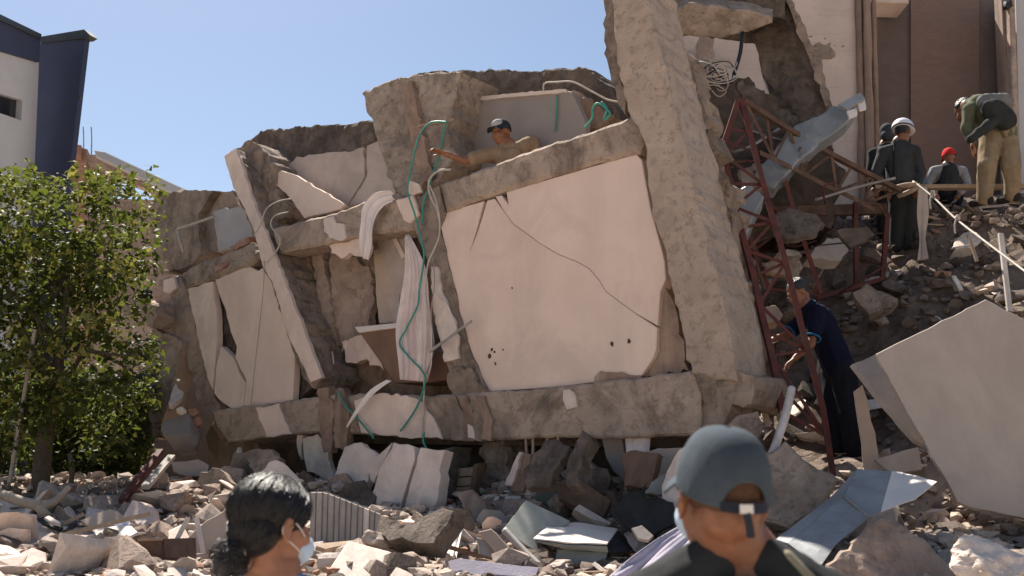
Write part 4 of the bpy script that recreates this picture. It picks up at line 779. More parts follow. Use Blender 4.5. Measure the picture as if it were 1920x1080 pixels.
piece('plaster_block', 'long white topped plaster block right of the woman\'s mask', 'block', [(590, 1040), (640, 1030), (690, 1022), (700, 1036), (700, 1050), (650, 1062), (592, 1066)], PL(640, 1045, 6.7, (0, -1, .35)), .3, M_rub2, .012, .025, grid=.06, bevel=.02)
piece('timber_board', 'thin board lying above the white topped plaster block', 'board', [(592, 1024), (604, 1018), (668, 1012), (670, 1017), (610, 1030)], PL(630, 1020, 7.0, (0, -.4, 1)), .03, M_wood, .003)
piece('dark_plank', 'brown plank slanting beside the pale greenish board', 'plank', [(897, 997), (921, 991), (994, 1066), (950, 1064)], PL(940, 1030, 7.3, (-.2, -1, .4)), .04, M_tanb, .003)
piece('grey_offcut', 'pale triangular offcut under the slanting brown plank', 'offcut', [(893, 1006), (912, 1012), (946, 1056), (898, 1046)], PL(915, 1030, 7.35, (0, -1, .6)), .03, M_dust, .004)
tag(tube('grey_tube', [at(946, 994, 7.25), at(985, 1035, 7.1), at(1032, 1080, 6.9)], .026, M_steel), 'grey tube along the lower edge of the greenish board', 'tube')
piece('purple_plank', 'mauve grey plank lying along the bottom of the rubble', 'plank', [(840, 1052), (860, 1046), (1012, 1064), (1004, 1082), (846, 1076)], PL(920, 1064, 6.7, (0, -.8, .8)), .06, M_lilac, .003)
ct = cloth('plastic_bag', [at(852, 992, 7.6), at(842, 1015, 7.5), at(836, 1045, 7.3)], [at(868, 994, 7.6), at(862, 1018, 7.5), at(856, 1046, 7.3)], M_white, nu=12, folds=2, depth=.05); tag(ct, 'crumpled pale plastic bag in the middle of the rubble', 'bag')
# left side
piece('tan_slab', 'large flat tan slab leaning left of the woman', 'slab', [(348, 1012), (386, 976), (436, 950), (446, 1000), (440, 1040), (420, 1064), (362, 1064)], PL(400, 1010, 7.4, (-.1, -1, .35)), .06, M_tanb, .006)
piece('flat_board', 'pale flat board lying at the bottom left', 'board', [(160, 1090), (214, 1040), (262, 1049), (293, 1052), (262, 1092)], PL(230, 1062, 6.6, (.05, -.55, .85)), .04, M_dust, .005)
bx = empty('brown_box', at(283, 1050, 6.9), 'small brown open box on the sunlit rubble', 'box')
slab('front', [(260, 1013), (304, 1012), (306, 1050), (258, 1048)], PL(283, 1030, 6.9, (0, -1, .05)), .015, M_woodd, bx)
slab('side', [(305, 1012), (310, 1010), (311, 1046), (307, 1050)], PL(306, 1030, 6.9, (-1, -.6, 0)), .2, M_woodd, bx)
slab('rim', [(257, 1009), (306, 1008), (306, 1013), (258, 1014)], PL(283, 1010, 6.88, (0, -1, .2)), .03, M_wood, bx)
piece('plaster_slab', 'bright white plaster slab at the left edge of the rubble', 'slab', [(14, 1056), (40, 1032), (60, 1024), (86, 1034), (84, 1052), (50, 1066), (18, 1074)], PL(50, 1048, 6.5, (.05, -.6, .8)), .09, M_rub2, .006, .006, grid=.08, bevel=.012)
piece('plaster_slab', 'tan board with sunlit edge below the fallen branch', 'slab', [(150, 975), (206, 954), (222, 958), (236, 972), (220, 990), (176, 998)], PL(190, 976, 8.0, (0, -.8, .7)), .05, M_tanb, .006)
piece('paper_sheet', 'white crumpled papers lying next to the tan board', 'paper', [(168, 992), (212, 986), (250, 984), (258, 998), (226, 1012), (186, 1012)], PL(210, 998, 7.6, (.1, -.5, .9)), .012, M_white, .012, .012, grid=.05)
piece('paper_sheet', 'bluish crumpled paper on the sunlit rubble', 'paper', [(212, 976), (232, 970), (246, 980), (240, 994), (216, 996)], PL(228, 984, 7.8, (.2, -.7, .7)), .012, M_paper, .01, .015, grid=.05)
piece('dark_strip', 'black plastic strip by the fork of the branch', 'strip', [(68, 972), (92, 966), (118, 988), (112, 994), (80, 982)], PL(92, 980, 8.0, (0, -.6, .8)), .02, M_black, .003)
piece('white_strip', 'bright white strip by the fork of the branch', 'strip', [(82, 970), (92, 966), (112, 978), (114, 984), (98, 980)], PL(98, 975, 7.95, (0, -.5, .8)), .02, M_rub2, .003)
tag(lump('drum', at(346, 815, 11.9), .30, .25, .24, M_gboard, None, sub=4, amp=.10, freq=1.8, seed=17, flat=False), 'rounded dark grey drum-like lump under the left end of the beam', 'drum')
tag(lump('plaster_fragment', at(340, 770, 11.7), .06, .05, .05, M_white, None, sub=3, seed=5), 'bright white fragment on top of the dark drum', 'fragment')
piece('plaster_fragment', 'sunlit pointed fragment above the dark drum', 'fragment', [(316, 758), (327, 718), (344, 736), (340, 746), (322, 760)], PL(330, 740, 12.0, (0, -.6, .8)), .06, M_rub2, .008)
for k, (x, y) in enumerate(((360, 772), (366, 790), (358, 806))):
    piece('orange_scrap', ['topmost rusty scrap at the end of the lower beam', 'middle rusty scrap at the end of the lower beam', 'lowest rusty scrap at the end of the lower beam'][k], 'scrap', [(x - 8, y - 4), (x + 6, y - 8), (x + 10, y + 4), (x + 2, y + 10), (x - 6, y + 5)], F(.22 + .02 * k), .03, M_rub3, .01, seg=.04)
piece('grey_block', 'pale grey block under the dark drum', 'block', [(322, 868), (360, 862), (392, 872), (388, 896), (350, 894), (326, 884)], PL(350, 880, 11.0, (0, -1, .2)), .3, M_gplas, .008, .01)
piece('leaning_plate', 'tall narrow pale panel leaning under the left end of the beam', 'panel', [(424, 946), (428, 880), (446, 838), (448, 850), (440, 940)], F(.2), .05, M_pale, .004)
tag(bar('timber_rail', at(300, 846, 9.9), at(230, 940, 9.0), .07, .05, M_rust), 'reddish timber rail sloping down to the rubble', 'rail')
tag(bar('grey_rail', at(322, 856, 9.8), at(272, 914, 9.2), .07, .04, M_dust), 'grey batten sloping beside the reddish rail', 'batten')

# clutter in the shaded gap: bent bars, broken slabs
rnd = random.Random(77)
ORD = ['first', 'second', 'third', 'fourth', 'fifth', 'sixth', 'seventh', 'eighth', 'ninth', 'tenth', 'eleventh', 'twelfth', 'thirteenth', 'fourteenth', 'fifteenth', 'last']
for k in range(16):
    x, y = 1330 + 20 * (k + rnd.uniform(.2, .8)), rnd.uniform(230, 520); Y = rnd.uniform(9.7, 10.7); a = rnd.uniform(0, 3.14); L_ = rnd.uniform(30, 90)
    if x > 1560 and y < 330: y += 150
    p0, p1 = (x - L_ * math.cos(a), y - L_ * math.sin(a) * .6), (x + L_ * math.cos(a), y + L_ * math.sin(a) * .6)
    tag(tube('bent_rebar', [at(*p0, Y), at(x + rnd.uniform(-14, 14), y + rnd.uniform(-14, 14), Y + rnd.uniform(-.2, .2)), at(*p1, Y + rnd.uniform(-.3, .3))], rnd.uniform(.008, .016), [M_rustb, M_steel, M_rust][k % 3], n=5, sides=5), ORD[k] + ' thin bent steel bar from the tall column in the dark tangle', 'rebar', 'bent bars in the dark tangle')
SL = [(1352, 470, 60, M_cdark, 'dark broken slab low behind the foot of the red mast'), (1420, 330, 46, M_cmid, 'broken slab jammed behind the top of the red mast'), (1500, 420, 56, M_cdark, 'dark slab under the rusted truss'), (1560, 470, 44, M_dust, 'grey board piece below the level steel beam'), (1470, 500, 40, M_cmid, 'broken slab beside the red mast halfway down'),
      (1600, 440, 40, M_cdark, 'dark slab between the two red posts'), (1640, 560, 46, M_cmid, 'broken slab right of the man in navy'), (1440, 590, 34, M_wood, 'board stub behind the middle of the red mast'), (1395, 560, 36, M_cdark, 'dark chunk between column and red mast')]
for i, (x, y, r0, m_, lb_) in enumerate(SL):
    n_ = 7; pts = [(x + r0 * rnd.uniform(.6, 1.1) * math.cos(6.283 * j / n_ + rnd.uniform(-.3, .3)), y + r0 * rnd.uniform(.35, .7) * math.sin(6.283 * j / n_)) for j in range(n_)]
    piece('broken_slab', lb_, 'slab', pts, PL(x, y, 10.2 - .25 * (i % 3) - max(0, (y - 450)) * .004, (rnd.uniform(-.5, .5), -1, rnd.uniform(.1, .7))), rnd.uniform(.06, .16), m_, .012, .012, grid=.07)
UL = [(470, 880, 40, M_cmid, 'brown slab leaning under the beam left of the white panel'), (520, 900, 44, M_pale, 'pale slab in the shade behind the woman\'s head'), (640, 905, 30, M_brown, 'brown chunk below the spalled strips of the beam'), (664, 930, 40, M_cdark, 'dark slab behind the corrugated panel'), (860, 985, 44, M_cdark, 'dark slab below the wooden crate'), (925, 975, 34, M_dust, 'grey board piece at the foot of the column stub'),
      (1120, 900, 36, M_cdark, 'dark slab in the shade behind the timber block'), (1180, 935, 30, M_dgreen, 'dark green piece beside the pinkish rag'), (1330, 860, 50, M_cmid, 'concrete slab in the shade behind the blue cap'), (1400, 800, 40, M_cmid, 'broken slab at the foot of the tall column'), (400, 905, 34, M_cmid, 'brown slab below the left end of the lower beam'), (1285, 990, 34, M_dust, 'grey board piece under the lilac cloth'), (745, 985, 26, M_cdark, 'dark chunk right of the corrugated panel')]
for i, (x, y, r0, m_, lb_) in enumerate(UL):
    n_ = 6; pts = [(x + r0 * rnd.uniform(.7, 1.15) * math.cos(6.283 * j / n_ + rnd.uniform(-.3, .3)), y + r0 * rnd.uniform(.6, 1.0) * math.sin(6.283 * j / n_)) for j in range(n_)]
    h_ = hit(x, y + r0 * .7); Yh = (h_.y if h_ else 8.6) + .1; Yf = fpt(x, y, .25).y if y < 930 else 99
    piece('rubble_slab', lb_, 'slab', pts, PL(x, y, min(Yh, Yf), (rnd.uniform(-.5, .5), -1, rnd.uniform(.1, .6))), rnd.uniform(.08, .18), m_, .010, .010, grid=.06)

# heavier pieces heaped under the lower beam, each with its own outline
rnd = random.Random(21)
HEAP = [(462, 900), (505, 872), (598, 938), (655, 890), (868, 925), (905, 968), (1010, 870), (1075, 862), (1108, 905), (1196, 880), (1262, 900), (1318, 868), (1392, 850)]
for i, (x, y) in enumerate(HEAP):
    w_, h_ = rnd.uniform(10, 34), rnd.uniform(22, 56); k_ = rnd.uniform(-40, 40); j_ = lambda: rnd.uniform(-5, 5)
    pts = [(x - w_ + k_ + j_(), y - h_ + j_()), (x + k_ + j_(), y - h_ - 6 + j_()), (x + w_ + k_ + j_(), y - h_ * .8 + j_()), (x + w_ + j_(), y + h_ * .4), (x + w_ * .8, y + h_ + j_()), (x - w_ * .9, y + h_), (x - w_ + j_(), y + h_ * .2)]
    lb_ = (ORD[i] + ' leaning slab from the narrow pale panel jammed under the lower beam') if i < 6 else (ORD[i - 6] + ' leaning slab right of the column stub jammed under the lower beam')
    o = piece('leaning_slab', lb_, 'slab', pts, FP(-.25 + .1 * (i % 4), rnd.uniform(.0, .6)), rnd.uniform(.06, .14), [M_cdark, M_cmid, M_woodd, M_pale, M_cdark, M_brown, M_cdark][i % 7], .010, .008, seg=.06, grid=.06)
    o['group'] = 'slabs jammed under the beam'

# ------------------------------------------------------------------ people
def ell(bm, c, r, M=None, sub=2):
    g = bmesh.ops.create_icosphere(bm, subdivisions=sub, radius=1.0)
    for v in g['verts']:
        p = Vector((v.co.x * r[0], v.co.y * r[1], v.co.z * r[2])); v.co = (M @ (p + Vector(c))) if M else p + Vector(c)
def capsule(bm, p, q, r1, r2, wide=None, thin=1.0, n=12):
    """tapered limb with rounded ends; wide: direction of the broad axis, thin: flattening of the other"""
    p, q = Vector(p), Vector(q); d = q - p; L = d.length
    if L < 1e-4: return
    t = d / L; s = Vector(wide) if wide else t.orthogonal(); s = (s - t * s.dot(t)).normalized(); b = t.cross(s); rings = []
    prof = [(-.97, .25), (-.8, .6), (-.45, .9), (0, 1)]
    st = [(-0 + a * r1, k * r1) for a, k in prof] + [(L * f, r1 + (r2 - r1) * f) for f in (.33, .66)] + [(L - a * r2, k * r2) for a, k in prof[::-1]]
    for a, rr in st:
        rings.append([bm.verts.new(p + t * a + s * (rr * math.cos(w)) + b * (rr * thin * math.sin(w))) for w in [2 * math.pi * k / n for k in range(n)]])
    for i in range(len(rings) - 1):
        for k in range(n): bm.faces.new([rings[i][k], rings[i][(k + 1) % n], rings[i + 1][(k + 1) % n], rings[i + 1][k]])
    bm.faces.new(rings[0][::-1]); bm.faces.new(rings[-1])
def fuse(name, bm, voxel, m_, parent, smooth=3, folds=0.0, fscale=9.0, fstretch=(1, 1, .45)):
    bmesh.ops.recalc_face_normals(bm, faces=bm.faces[:])
    me = bpy.data.meshes.new('tmp'); bm.to_mesh(me); bm.free(); o = bpy.data.objects.new('tmp', me); COL.objects.link(o)
    r = o.modifiers.new('r', 'REMESH'); r.mode = 'VOXEL'; r.voxel_size = voxel; r.adaptivity = 0
    if smooth: s = o.modifiers.new('s', 'SMOOTH'); s.iterations = smooth; s.factor = .5
    dg = bpy.context.evaluated_depsgraph_get(); me2 = bpy.data.meshes.new_from_object(o.evaluated_get(dg))
    bpy.data.objects.remove(o); bpy.data.meshes.remove(me); me2.name = name
    vs = np.empty(len(me2.vertices) * 3); me2.vertices.foreach_get('co', vs); vs = vs.reshape(-1, 3)
    c = Vector((vs.min(0) + vs.max(0)) / 2)
    if folds:
        nn = [v.normal.copy() for v in me2.vertices]
        for v, n_ in zip(me2.vertices, nn):
            q = Vector((v.co.x * fstretch[0], v.co.y * fstretch[1], v.co.z * fstretch[2])) * fscale
            h = 1 - abs(noise.noise(q)) * 2 + .5 * noise.noise(q * 2.3)
            v.co += n_ * (folds * h)
    for v in me2.vertices: v.co -= c
    me2.shade_smooth(); me2.update()
    return link_mesh(name, me2, m_, parent, c)
def frame(origin, fwd, tilt=0.0, roll=0.0):
    f = Vector(fwd).normalized(); up = Vector((0, 0, 1)); x = f.cross(up).normalized(); u = x.cross(f)
    M = Matrix((( x.x, f.x, u.x), (x.y, f.y, u.y), (x.z, f.z, u.z))).to_4x4()
    M = Matrix.Translation(origin) @ M @ Matrix.Rotation(tilt, 4, 'X') @ Matrix.Rotation(roll, 4, 'Y'); return M
def head_blobs(bm, M, s=1.0, detail=True):
    S = M @ Matrix.Scale(s, 4)
    ell(bm, (0, -.012, .035), (.074, .092, .080), S, 3)
    ell(bm, (0, .033, -.03), (.060, .060, .082), S, 3)
    ell(bm, (0, .048, -.082), (.042, .040, .034), S); ell(bm, (0, -.045, -.02), (.06, .05, .06), S)
    ell(bm, (0, .098, -.022), (.012, .018, .026), S); ell(bm, (0, .106, -.036), (.015, .014, .011), S)
    ell(bm, (0, .078, .024), (.048, .018, .012), S)
    for k in (-1, 1):
        ell(bm, (k * .034, .068, -.034), (.024, .024, .028), S)
        Me = S @ Matrix.Translation((k * .076, -.008, -.012)) @ Matrix.Rotation(k * .35, 4, 'Z')
        ell(bm, (0, 0, 0), (.008, .019, .031), Me)
        if detail:
            for a in np.linspace(-1.2, 2.6, 11): ell(bm, (k * .006, -.019 * math.sin(a) * 1.0, .03 * math.cos(a)), (.0055, .0055, .0055), Me, 1)
            ell(bm, (k * .003, .006, -.028), (.006, .008, .009), Me, 1)
    ell(bm, (0, .094, -.064), (.02, .012, .006), S); ell(bm, (0, .092, -.073), (.017, .012, .006), S)
    return S
def hand_blobs(bm, wrist, direction, palm_n, s=1.0, curl=.6):
    d = Vector(direction).normalized(); n = Vector(palm_n); n = (n - d * n.dot(d)).normalized(); w = d.cross(n)
    capsule(bm, wrist, wrist + d * .075 * s, .030 * s, .040 * s, w, .45)
    for i, (o, L) in enumerate(((-.030, .070), (-.010, .080), (.010, .075), (.029, .058))):
        a = wrist + d * .095 * s + w * o * s; b1 = a + (d * math.cos(curl * .5) + n * math.sin(curl * .5)) * L * .5 * s
        b2 = b1 + (d * math.cos(curl * 1.6) + n * math.sin(curl * 1.6)) * L * .5 * s
        capsule(bm, a - d * .02 * s, b1, .0095 * s, .009 * s, n=8); capsule(bm, b1, b2, .009 * s, .0075 * s, n=8)
    a = wrist + d * .03 * s - w * .034 * s; b1 = a + (d * .75 - w * .6 + n * .25).normalized() * .045 * s; b2 = b1 + (d * .9 - w * .15 + n * .4).normalized() * .035 * s
    capsule(bm, a, b1, .012 * s, .010 * s, n=8); capsule(bm, b1, b2, .010 * s, .008 * s, n=8)

def cmat(name, c, rough=.9, bump=.35, spec=.15): return mat(name, c, tuple(x * .72 for x in c), 9, rough, bump, 120, spec=spec, bdist=.006)
M_skin = mat('tanned_skin', (.265, .115, .06), (.175, .072, .038), 26, .5, .35, 120, (.20, .075, .04), .4, 9, spec=.4, bdist=.004, sub=.06)
M_skin2 = mat('warm_skin', (.34, .16, .092), (.26, .115, .064), 26, .5, .3, 120, (.28, .11, .062), .4, 9, spec=.4, bdist=.003, sub=.06)
M_hair = mat('black_hair', (.010, .008, .008), (.005, .004, .004), 30, .30, .5, 240, spec=.55, streak=((.022, .017, .015), (60, 60, 8), .6))
M_capb = cmat('slate_blue_cap_cloth', (.062, .078, .094)); M_capd = cmat('dark_cap_band', (.03, .035, .05))
M_tee = cmat('charcoal_cloth', (.035, .037, .037)); M_khaki = cmat('khaki_cloth', (.30, .27, .19)); M_tan = cmat('tan_shirt', (.30, .205, .13))
M_navy = cmat('navy_shirt', (.008, .009, .026)); M_trim = cmat('light_blue_trim', (.03, .13, .26)); M_jean = cmat('dark_jeans', (.014, .014, .020))
M_jack = cmat('dark_grey_jacket', (.052, .055, .058)); M_helm = mat('white_helmet', (.80, .80, .82), (.76, .76, .78), 3, .3, .02, 30, spec=.5)
M_olive = cmat('olive_jacket', (.115, .118, .075)); M_gry = cmat('grey_hoodie', (.27, .265, .275)); M_redc = cmat('red_cap_cloth', (.62, .03, .025)); M_khak2 = cmat('dusty_khaki_trousers', (.26, .195, .125))
M_mask = mat('pale_blue_mask', (.50, .62, .74), (.46, .58, .70), 5, .8, .1, 90); M_lblue = cmat('pale_blue_shirt', (.28, .33, .46)); M_shoe = cmat('dark_shoe', (.03, .027, .025)); M_capw = cmat('pale_cap_front', (.42, .41, .40)); M_metalb = mat('buckle_metal', (.6, .58, .55), (.5, .48, .46), 5, .3, .05, 30, metal=.9)

def cap_mesh(M, m_, parent, rx=.083, ry=.100, z0=.012, h=.112, opening=True, back=-.014, brim=True, brim_m=None, brim_len=.075, name='cap'):
    bm = bmesh.new(); nu, nv = 96, 30; grid_ = []
    for j in range(nv + 1):
        ph = (j / nv) * math.pi / 2; row = []
        for i in range(nu):
            th = 2 * math.pi * i / nu; r = math.cos(ph) ** .64 if j < nv else 0
            x = rx * r * math.sin(th); y = ry * r * math.cos(th) - .008
            zr = z0 + back * (1 - math.cos(th)) / 2
            z = zr + (z0 + h - zr) * math.sin(ph) ** 1.05
            wv = .0012 * noise.noise(Vector((x * 60, y * 60, z * 40))) + .0016 * noise.noise(Vector((x * 25, y * 25, z * 18)))
            row.append((x * (1 + wv * 8), y * (1 + wv * 8), z))
        grid_.append(row)
    V = [[bm.verts.new(M @ Vector(p)) for p in row] for row in grid_[:-1]]; top = bm.verts.new(M @ Vector(grid_[-1][0]))
    for j in range(nv - 1):
        for i in range(nu):
            k = (i + 1) % nu; c = [sum(grid_[a][b][d] for a, b in ((j, i), (j, k), (j + 1, i), (j + 1, k))) / 4 for d in range(3)]
            if opening and c[1] < 0 and abs(c[0]) < .041 and c[2] < z0 + back + .006 + .044 * math.sqrt(max(0, 1 - (c[0] / .041) ** 2)): continue
            bm.faces.new([V[j][i], V[j][k], V[j + 1][k], V[j + 1][i]])
    for i in range(nu): bm.faces.new([V[-1][i], V[-1][(i + 1) % nu], top])
    bmesh.ops.delete(bm, geom=[v for v in bm.verts if not v.link_faces], context='VERTS')
    if opening:
        Mi = M.inverted(); bz = z0 + back + .006
        for v in bm.verts:
            if not v.is_boundary: continue
            q = Mi @ v.co
            if q.y < 0 and abs(q.x) < .06 and q.z > bz + .001:
                ex, ez = q.x / .041, (q.z - bz) / .044; rr = math.hypot(ex, ez)
                if rr > .4: q.x, q.z = q.x / rr, bz + (q.z - bz) / rr; v.co = M @ q
    bmesh.ops.recalc_face_normals(bm, faces=bm.faces[:]); bmesh.ops.solidify(bm, geom=bm.faces[:], thickness=-.0022)
    c = build(name, bm, m_, parent, smooth=True)
    if brim:
        bm = bmesh.new(); rows = []
        for j in range(9):
            f = j / 8; row = []
            for i in range(25):
                a = (i / 24 - .5) * 2.25; x = rx * .98 * math.sin(a) * (1 + .16 * f); y = ry * .95 * math.cos(a) - .008 + brim_len * f * math.cos(a * .62) ** 1.2
                z = z0 + .006 - .006 * f - 4.2 * x * x * (.3 + .7 * f); row.append(bm.verts.new(M @ Vector((x, y, z))))
            rows.append(row)
        for j in range(8):
            for i in range(24): bm.faces.new([rows[j][i], rows[j][i + 1], rows[j + 1][i + 1], rows[j + 1][i]])
        bmesh.ops.recalc_face_normals(bm, faces=bm.faces[:]); bmesh.ops.solidify(bm, geom=bm.faces[:], thickness=.003)
        build('brim', bm, brim_m or m_, c, smooth=True)
    bm = bmesh.new(); ell(bm, (0, -.008, z0 + h + .001), (.008, .008, .004), M); build('button', bm, M_capd if opening else m_, c, smooth=True)
    return c

def person(label, J, Y, s=1.0, fwd=(0, -1, 0), tilt=0.0, roll=0.0, skin=M_skin, shirt=None, pants=None, long_sleeves=True, hair=True, voxel=.011, group=None, wide=None, sleeve_trim=None, thick=1.0, waist_dY=0.0):
    """J: joint name -> (px, py[, dY]); joints laid out in space at depth Y + dY"""
    g = {k: at(v[0], v[1], Y + (v[2] if len(v) > 2 else 0)) for k, v in J.items()}
    foot = min((g[k] for k in ('ankL', 'ankR')), key=lambda v: v.z)
    root = empty('person', Vector((g['pelvis'].x, g['pelvis'].y, foot.z - .07)), label, 'person', group)
    w = Vector(wide) if wide else (g['shR'] - g['shL']).normalized(); k_ = thick * s
    M = frame(g['head'], fwd, tilt, roll)
    bm = bmesh.new(); S = head_blobs(bm, M, s, detail=False)
    capsule(bm, S @ Vector((0, -.02, -.05)), g['neck'], .052 * s, .056 * s)
    capsule(bm, g['neck'], g['chest'], .09 * k_, .135 * k_, w, .7); capsule(bm, g['chest'], g['pelvis'], .135 * k_, .14 * k_, w, .7)
    for a in 'LR':
        capsule(bm, g['sh' + a], g['el' + a], .046 * s, .038 * s); capsule(bm, g['el' + a], g['ha' + a], .038 * s, .026 * s)
        capsule(bm, g['chest'].lerp(g['neck'], .5), g['sh' + a], .07 * s, .055 * s)
        dr = (g['ha' + a] - g['el' + a]).normalized(); hand_blobs(bm, g['ha' + a], dr, Vector((0, -.2, -1)), s * .95)
        capsule(bm, g['pelvis'].lerp(g['hip' + a], .9), g['kn' + a], .08 * s, .055 * s); capsule(bm, g['kn' + a], g['ank' + a], .052 * s, .036 * s)
    fuse('body', bm, voxel, skin, root, 2)
    bm = bmesh.new()
    capsule(bm, g['neck'].lerp(g['chest'], .3), g['chest'], .105 * k_, .15 * k_, w, .74); capsule(bm, g['chest'], g['pelvis'], .15 * k_, .155 * k_, w, .74)
    for a in 'LR':
        capsule(bm, g['chest'].lerp(g['neck'], .5), g['sh' + a], .085 * s, .068 * s)
        if long_sleeves: capsule(bm, g['sh' + a], g['el' + a], .064 * s, .054 * s); capsule(bm, g['el' + a], g['el' + a].lerp(g['ha' + a], .95), .054 * s, .042 * s)
        else: capsule(bm, g['sh' + a], g['sh' + a].lerp(g['el' + a], .62), .064 * s, .066 * s)
    sh = fuse('shirt', bm, voxel, shirt, root, 2, folds=.007 * s, fscale=9)
    if sleeve_trim:
        for a in 'LR':
            q0 = g['sh' + a].lerp(g['el' + a], .80); ax = (g['el' + a] - g['sh' + a]).normalized(); e1 = ax.orthogonal().normalized(); e2 = ax.cross(e1); tube('sleeve_trim', [q0 + (e1 * math.cos(w_) + e2 * math.sin(w_)) * .066 * s for w_ in np.linspace(0, 6.4, 14)], .010 * s, sleeve_trim, sh, n=2)
        ax = (g['chest'] - g['neck']).normalized(); e1 = ax.orthogonal().normalized(); e2 = ax.cross(e1); tube('collar_trim', [g['neck'].lerp(g['chest'], .05) + (e1 * math.cos(w_) + e2 * math.sin(w_)) * .082 * s for w_ in np.linspace(0, 6.4, 14)], .009 * s, sleeve_trim, sh, n=2)
    bm = bmesh.new(); capsule(bm, g['chest'].lerp(g['pelvis'], .8), g['pelvis'], .13 * k_, .15 * k_, w, .76)
    for a in 'LR':
        capsule(bm, g['pelvis'].lerp(g['hip' + a], .9), g['kn' + a], .10 * k_, .075 * k_); capsule(bm, g['kn' + a], g['ank' + a], .074 * k_, .06 * k_)
    fuse('trousers', bm, voxel, pants, root, 2, folds=.010 * s, fscale=8)
    for a in 'LR':
        bm = bmesh.new(); f2 = Vector((fwd[0], fwd[1], 0)).normalized(); q = g['ank' + a] + Vector((0, 0, -.03)); capsule(bm, q - f2 * .05, q + f2 * .14, .045 * s, .038 * s); fuse('shoe', bm, .012, M_shoe, root, 2)
    if hair:
        bm = bmesh.new(); ell(bm, (0, -.02, .045), (.080, .092, .082), S, 3); ell(bm, (0, -.055, -.01), (.066, .045, .06), S); fuse('hair', bm, .009, M_hair, root, 1)
    for k in (-1, 1):
        bm = bmesh.new(); ell(bm, (k * .030, .082, -.002), (.013, .010, .006), S); build('eye', bm, M_hair, root, smooth=True)
    return root, M @ Matrix.Scale(s, 4), g

# man on top of the ruin
r_, M, g = person('man in tan shirt and black-and-white cap reaching out on top of the ruin',
    dict(head=(940, 249), neck=(952, 274), chest=(958, 306), pelvis=(966, 395, .15), shL=(914, 291, -.05), elL=(872, 302, -.12), haL=(834, 288, -.2), shR=(998, 268, .1), elR=(1016, 318, .1), haR=(1000, 360, .05),
         hipL=(955, 405, .1), knL=(950, 510, .1), ankL=(955, 610, .25), hipR=(980, 405, .15), knR=(985, 510, .1), ankR=(985, 610, .25)), 9.75, 1.12, fwd=(-.62, -.75, -.12), tilt=0.0, skin=M_skin, shirt=M_tan, pants=M_jean, long_sleeves=False, voxel=.009, hair=False)
cap_mesh(M, M_capd, r_, opening=False, brim_m=M_capd, z0=.030, h=.095); bm = bmesh.new(); ell(bm, (0, .042, .072), (.062, .056, .050), M, 3); ch = build('cap_front', bm, M_capw, r_, smooth=True)
# man in navy
r_, M, g = person('man in navy polo shirt with light blue trim bending behind the red mast',
    dict(head=(1496, 548, -.02), neck=(1512, 574), chest=(1538, 606), pelvis=(1572, 688), shL=(1506, 600, .12), elL=(1474, 628, .1), haL=(1450, 636, .02), shR=(1534, 586, -.15), elR=(1520, 646, -.25), haR=(1490, 672, -.25),
         hipL=(1564, 700, .08), knL=(1562, 776, .06), ankL=(1574, 852, .1), hipR=(1582, 696, -.08), knR=(1590, 776, -.1), ankR=(1600, 858, -.05)), 8.75, 1.05, fwd=(-.8, -.2, -.5), skin=M_skin, shirt=M_navy, pants=M_jean, long_sleeves=False, wide=(.3, 1, 0), sleeve_trim=M_trim, thick=1.12)
# helmeted worker and the one behind
r_, M, g = person('worker in dark jacket and white hard hat seen from behind', dict(head=(1693, 248), neck=(1688, 268), chest=(1686, 296), pelvis=(1690, 348), shL=(1656, 286), elL=(1642, 326), haL=(1660, 352, -.1), shR=(1714, 284), elR=(1726, 322), haR=(1718, 350, -.1),
         hipL=(1682, 355), knL=(1682, 408), ankL=(1680, 462), hipR=(1702, 355), knR=(1706, 408), ankR=(1704, 464)), 11.2, 1.08, fwd=(.55, .8, -.15), shirt=M_jack, pants=M_tee, group='workers on the rubble slope')
bm = bmesh.new(); ell(bm, (0, 0, .050), (.116, .138, .108), M, 3)
for v in list(bm.verts):
    lz = (M.inverted() @ v.co).z
    if lz < .035: bmesh.ops.delete(bm, geom=[v], context='VERTS')
hm = build('hard_hat', bm, M_helm, r_, smooth=True)
bm = bmesh.new(); ell(bm, (0, .04, .040), (.115, .165, .010), M, 3); build('brim', bm, M_helm, hm, smooth=True)
bm = bmesh.new(); capsule(bm, g['shL'].lerp(g['neck'], .5) + Vector((0, -.1, .05)), g['pelvis'] + Vector((-.12, -.13, .05)), .016, .016); build('strap', bm, M_tee, r_, smooth=True)
r_, M, g = person('worker in dark hood half hidden behind the white hard hat', dict(head=(1664, 252), neck=(1662, 272), chest=(1660, 300), pelvis=(1664, 350), shL=(1638, 288), elL=(1632, 325), haL=(1640, 350, -.1), shR=(1688, 286), elR=(1694, 322), haR=(1690, 350),
         hipL=(1656, 355), knL=(1656, 400), ankL=(1655, 440), hipR=(1674, 355), knR=(1676, 400), ankR=(1676, 442)), 11.8, 1.0, fwd=(.3, .9, -.2), shirt=M_tee, pants=M_tee, hair=False, group='workers on the rubble slope')
bm = bmesh.new(); ell(bm, (0, -.01, .04), (.094, .112, .102), M, 3); ell(bm, (0, -.05, -.05), (.09, .08, .08), M); fuse('hood', bm, .012, M_jack, r_, 2)
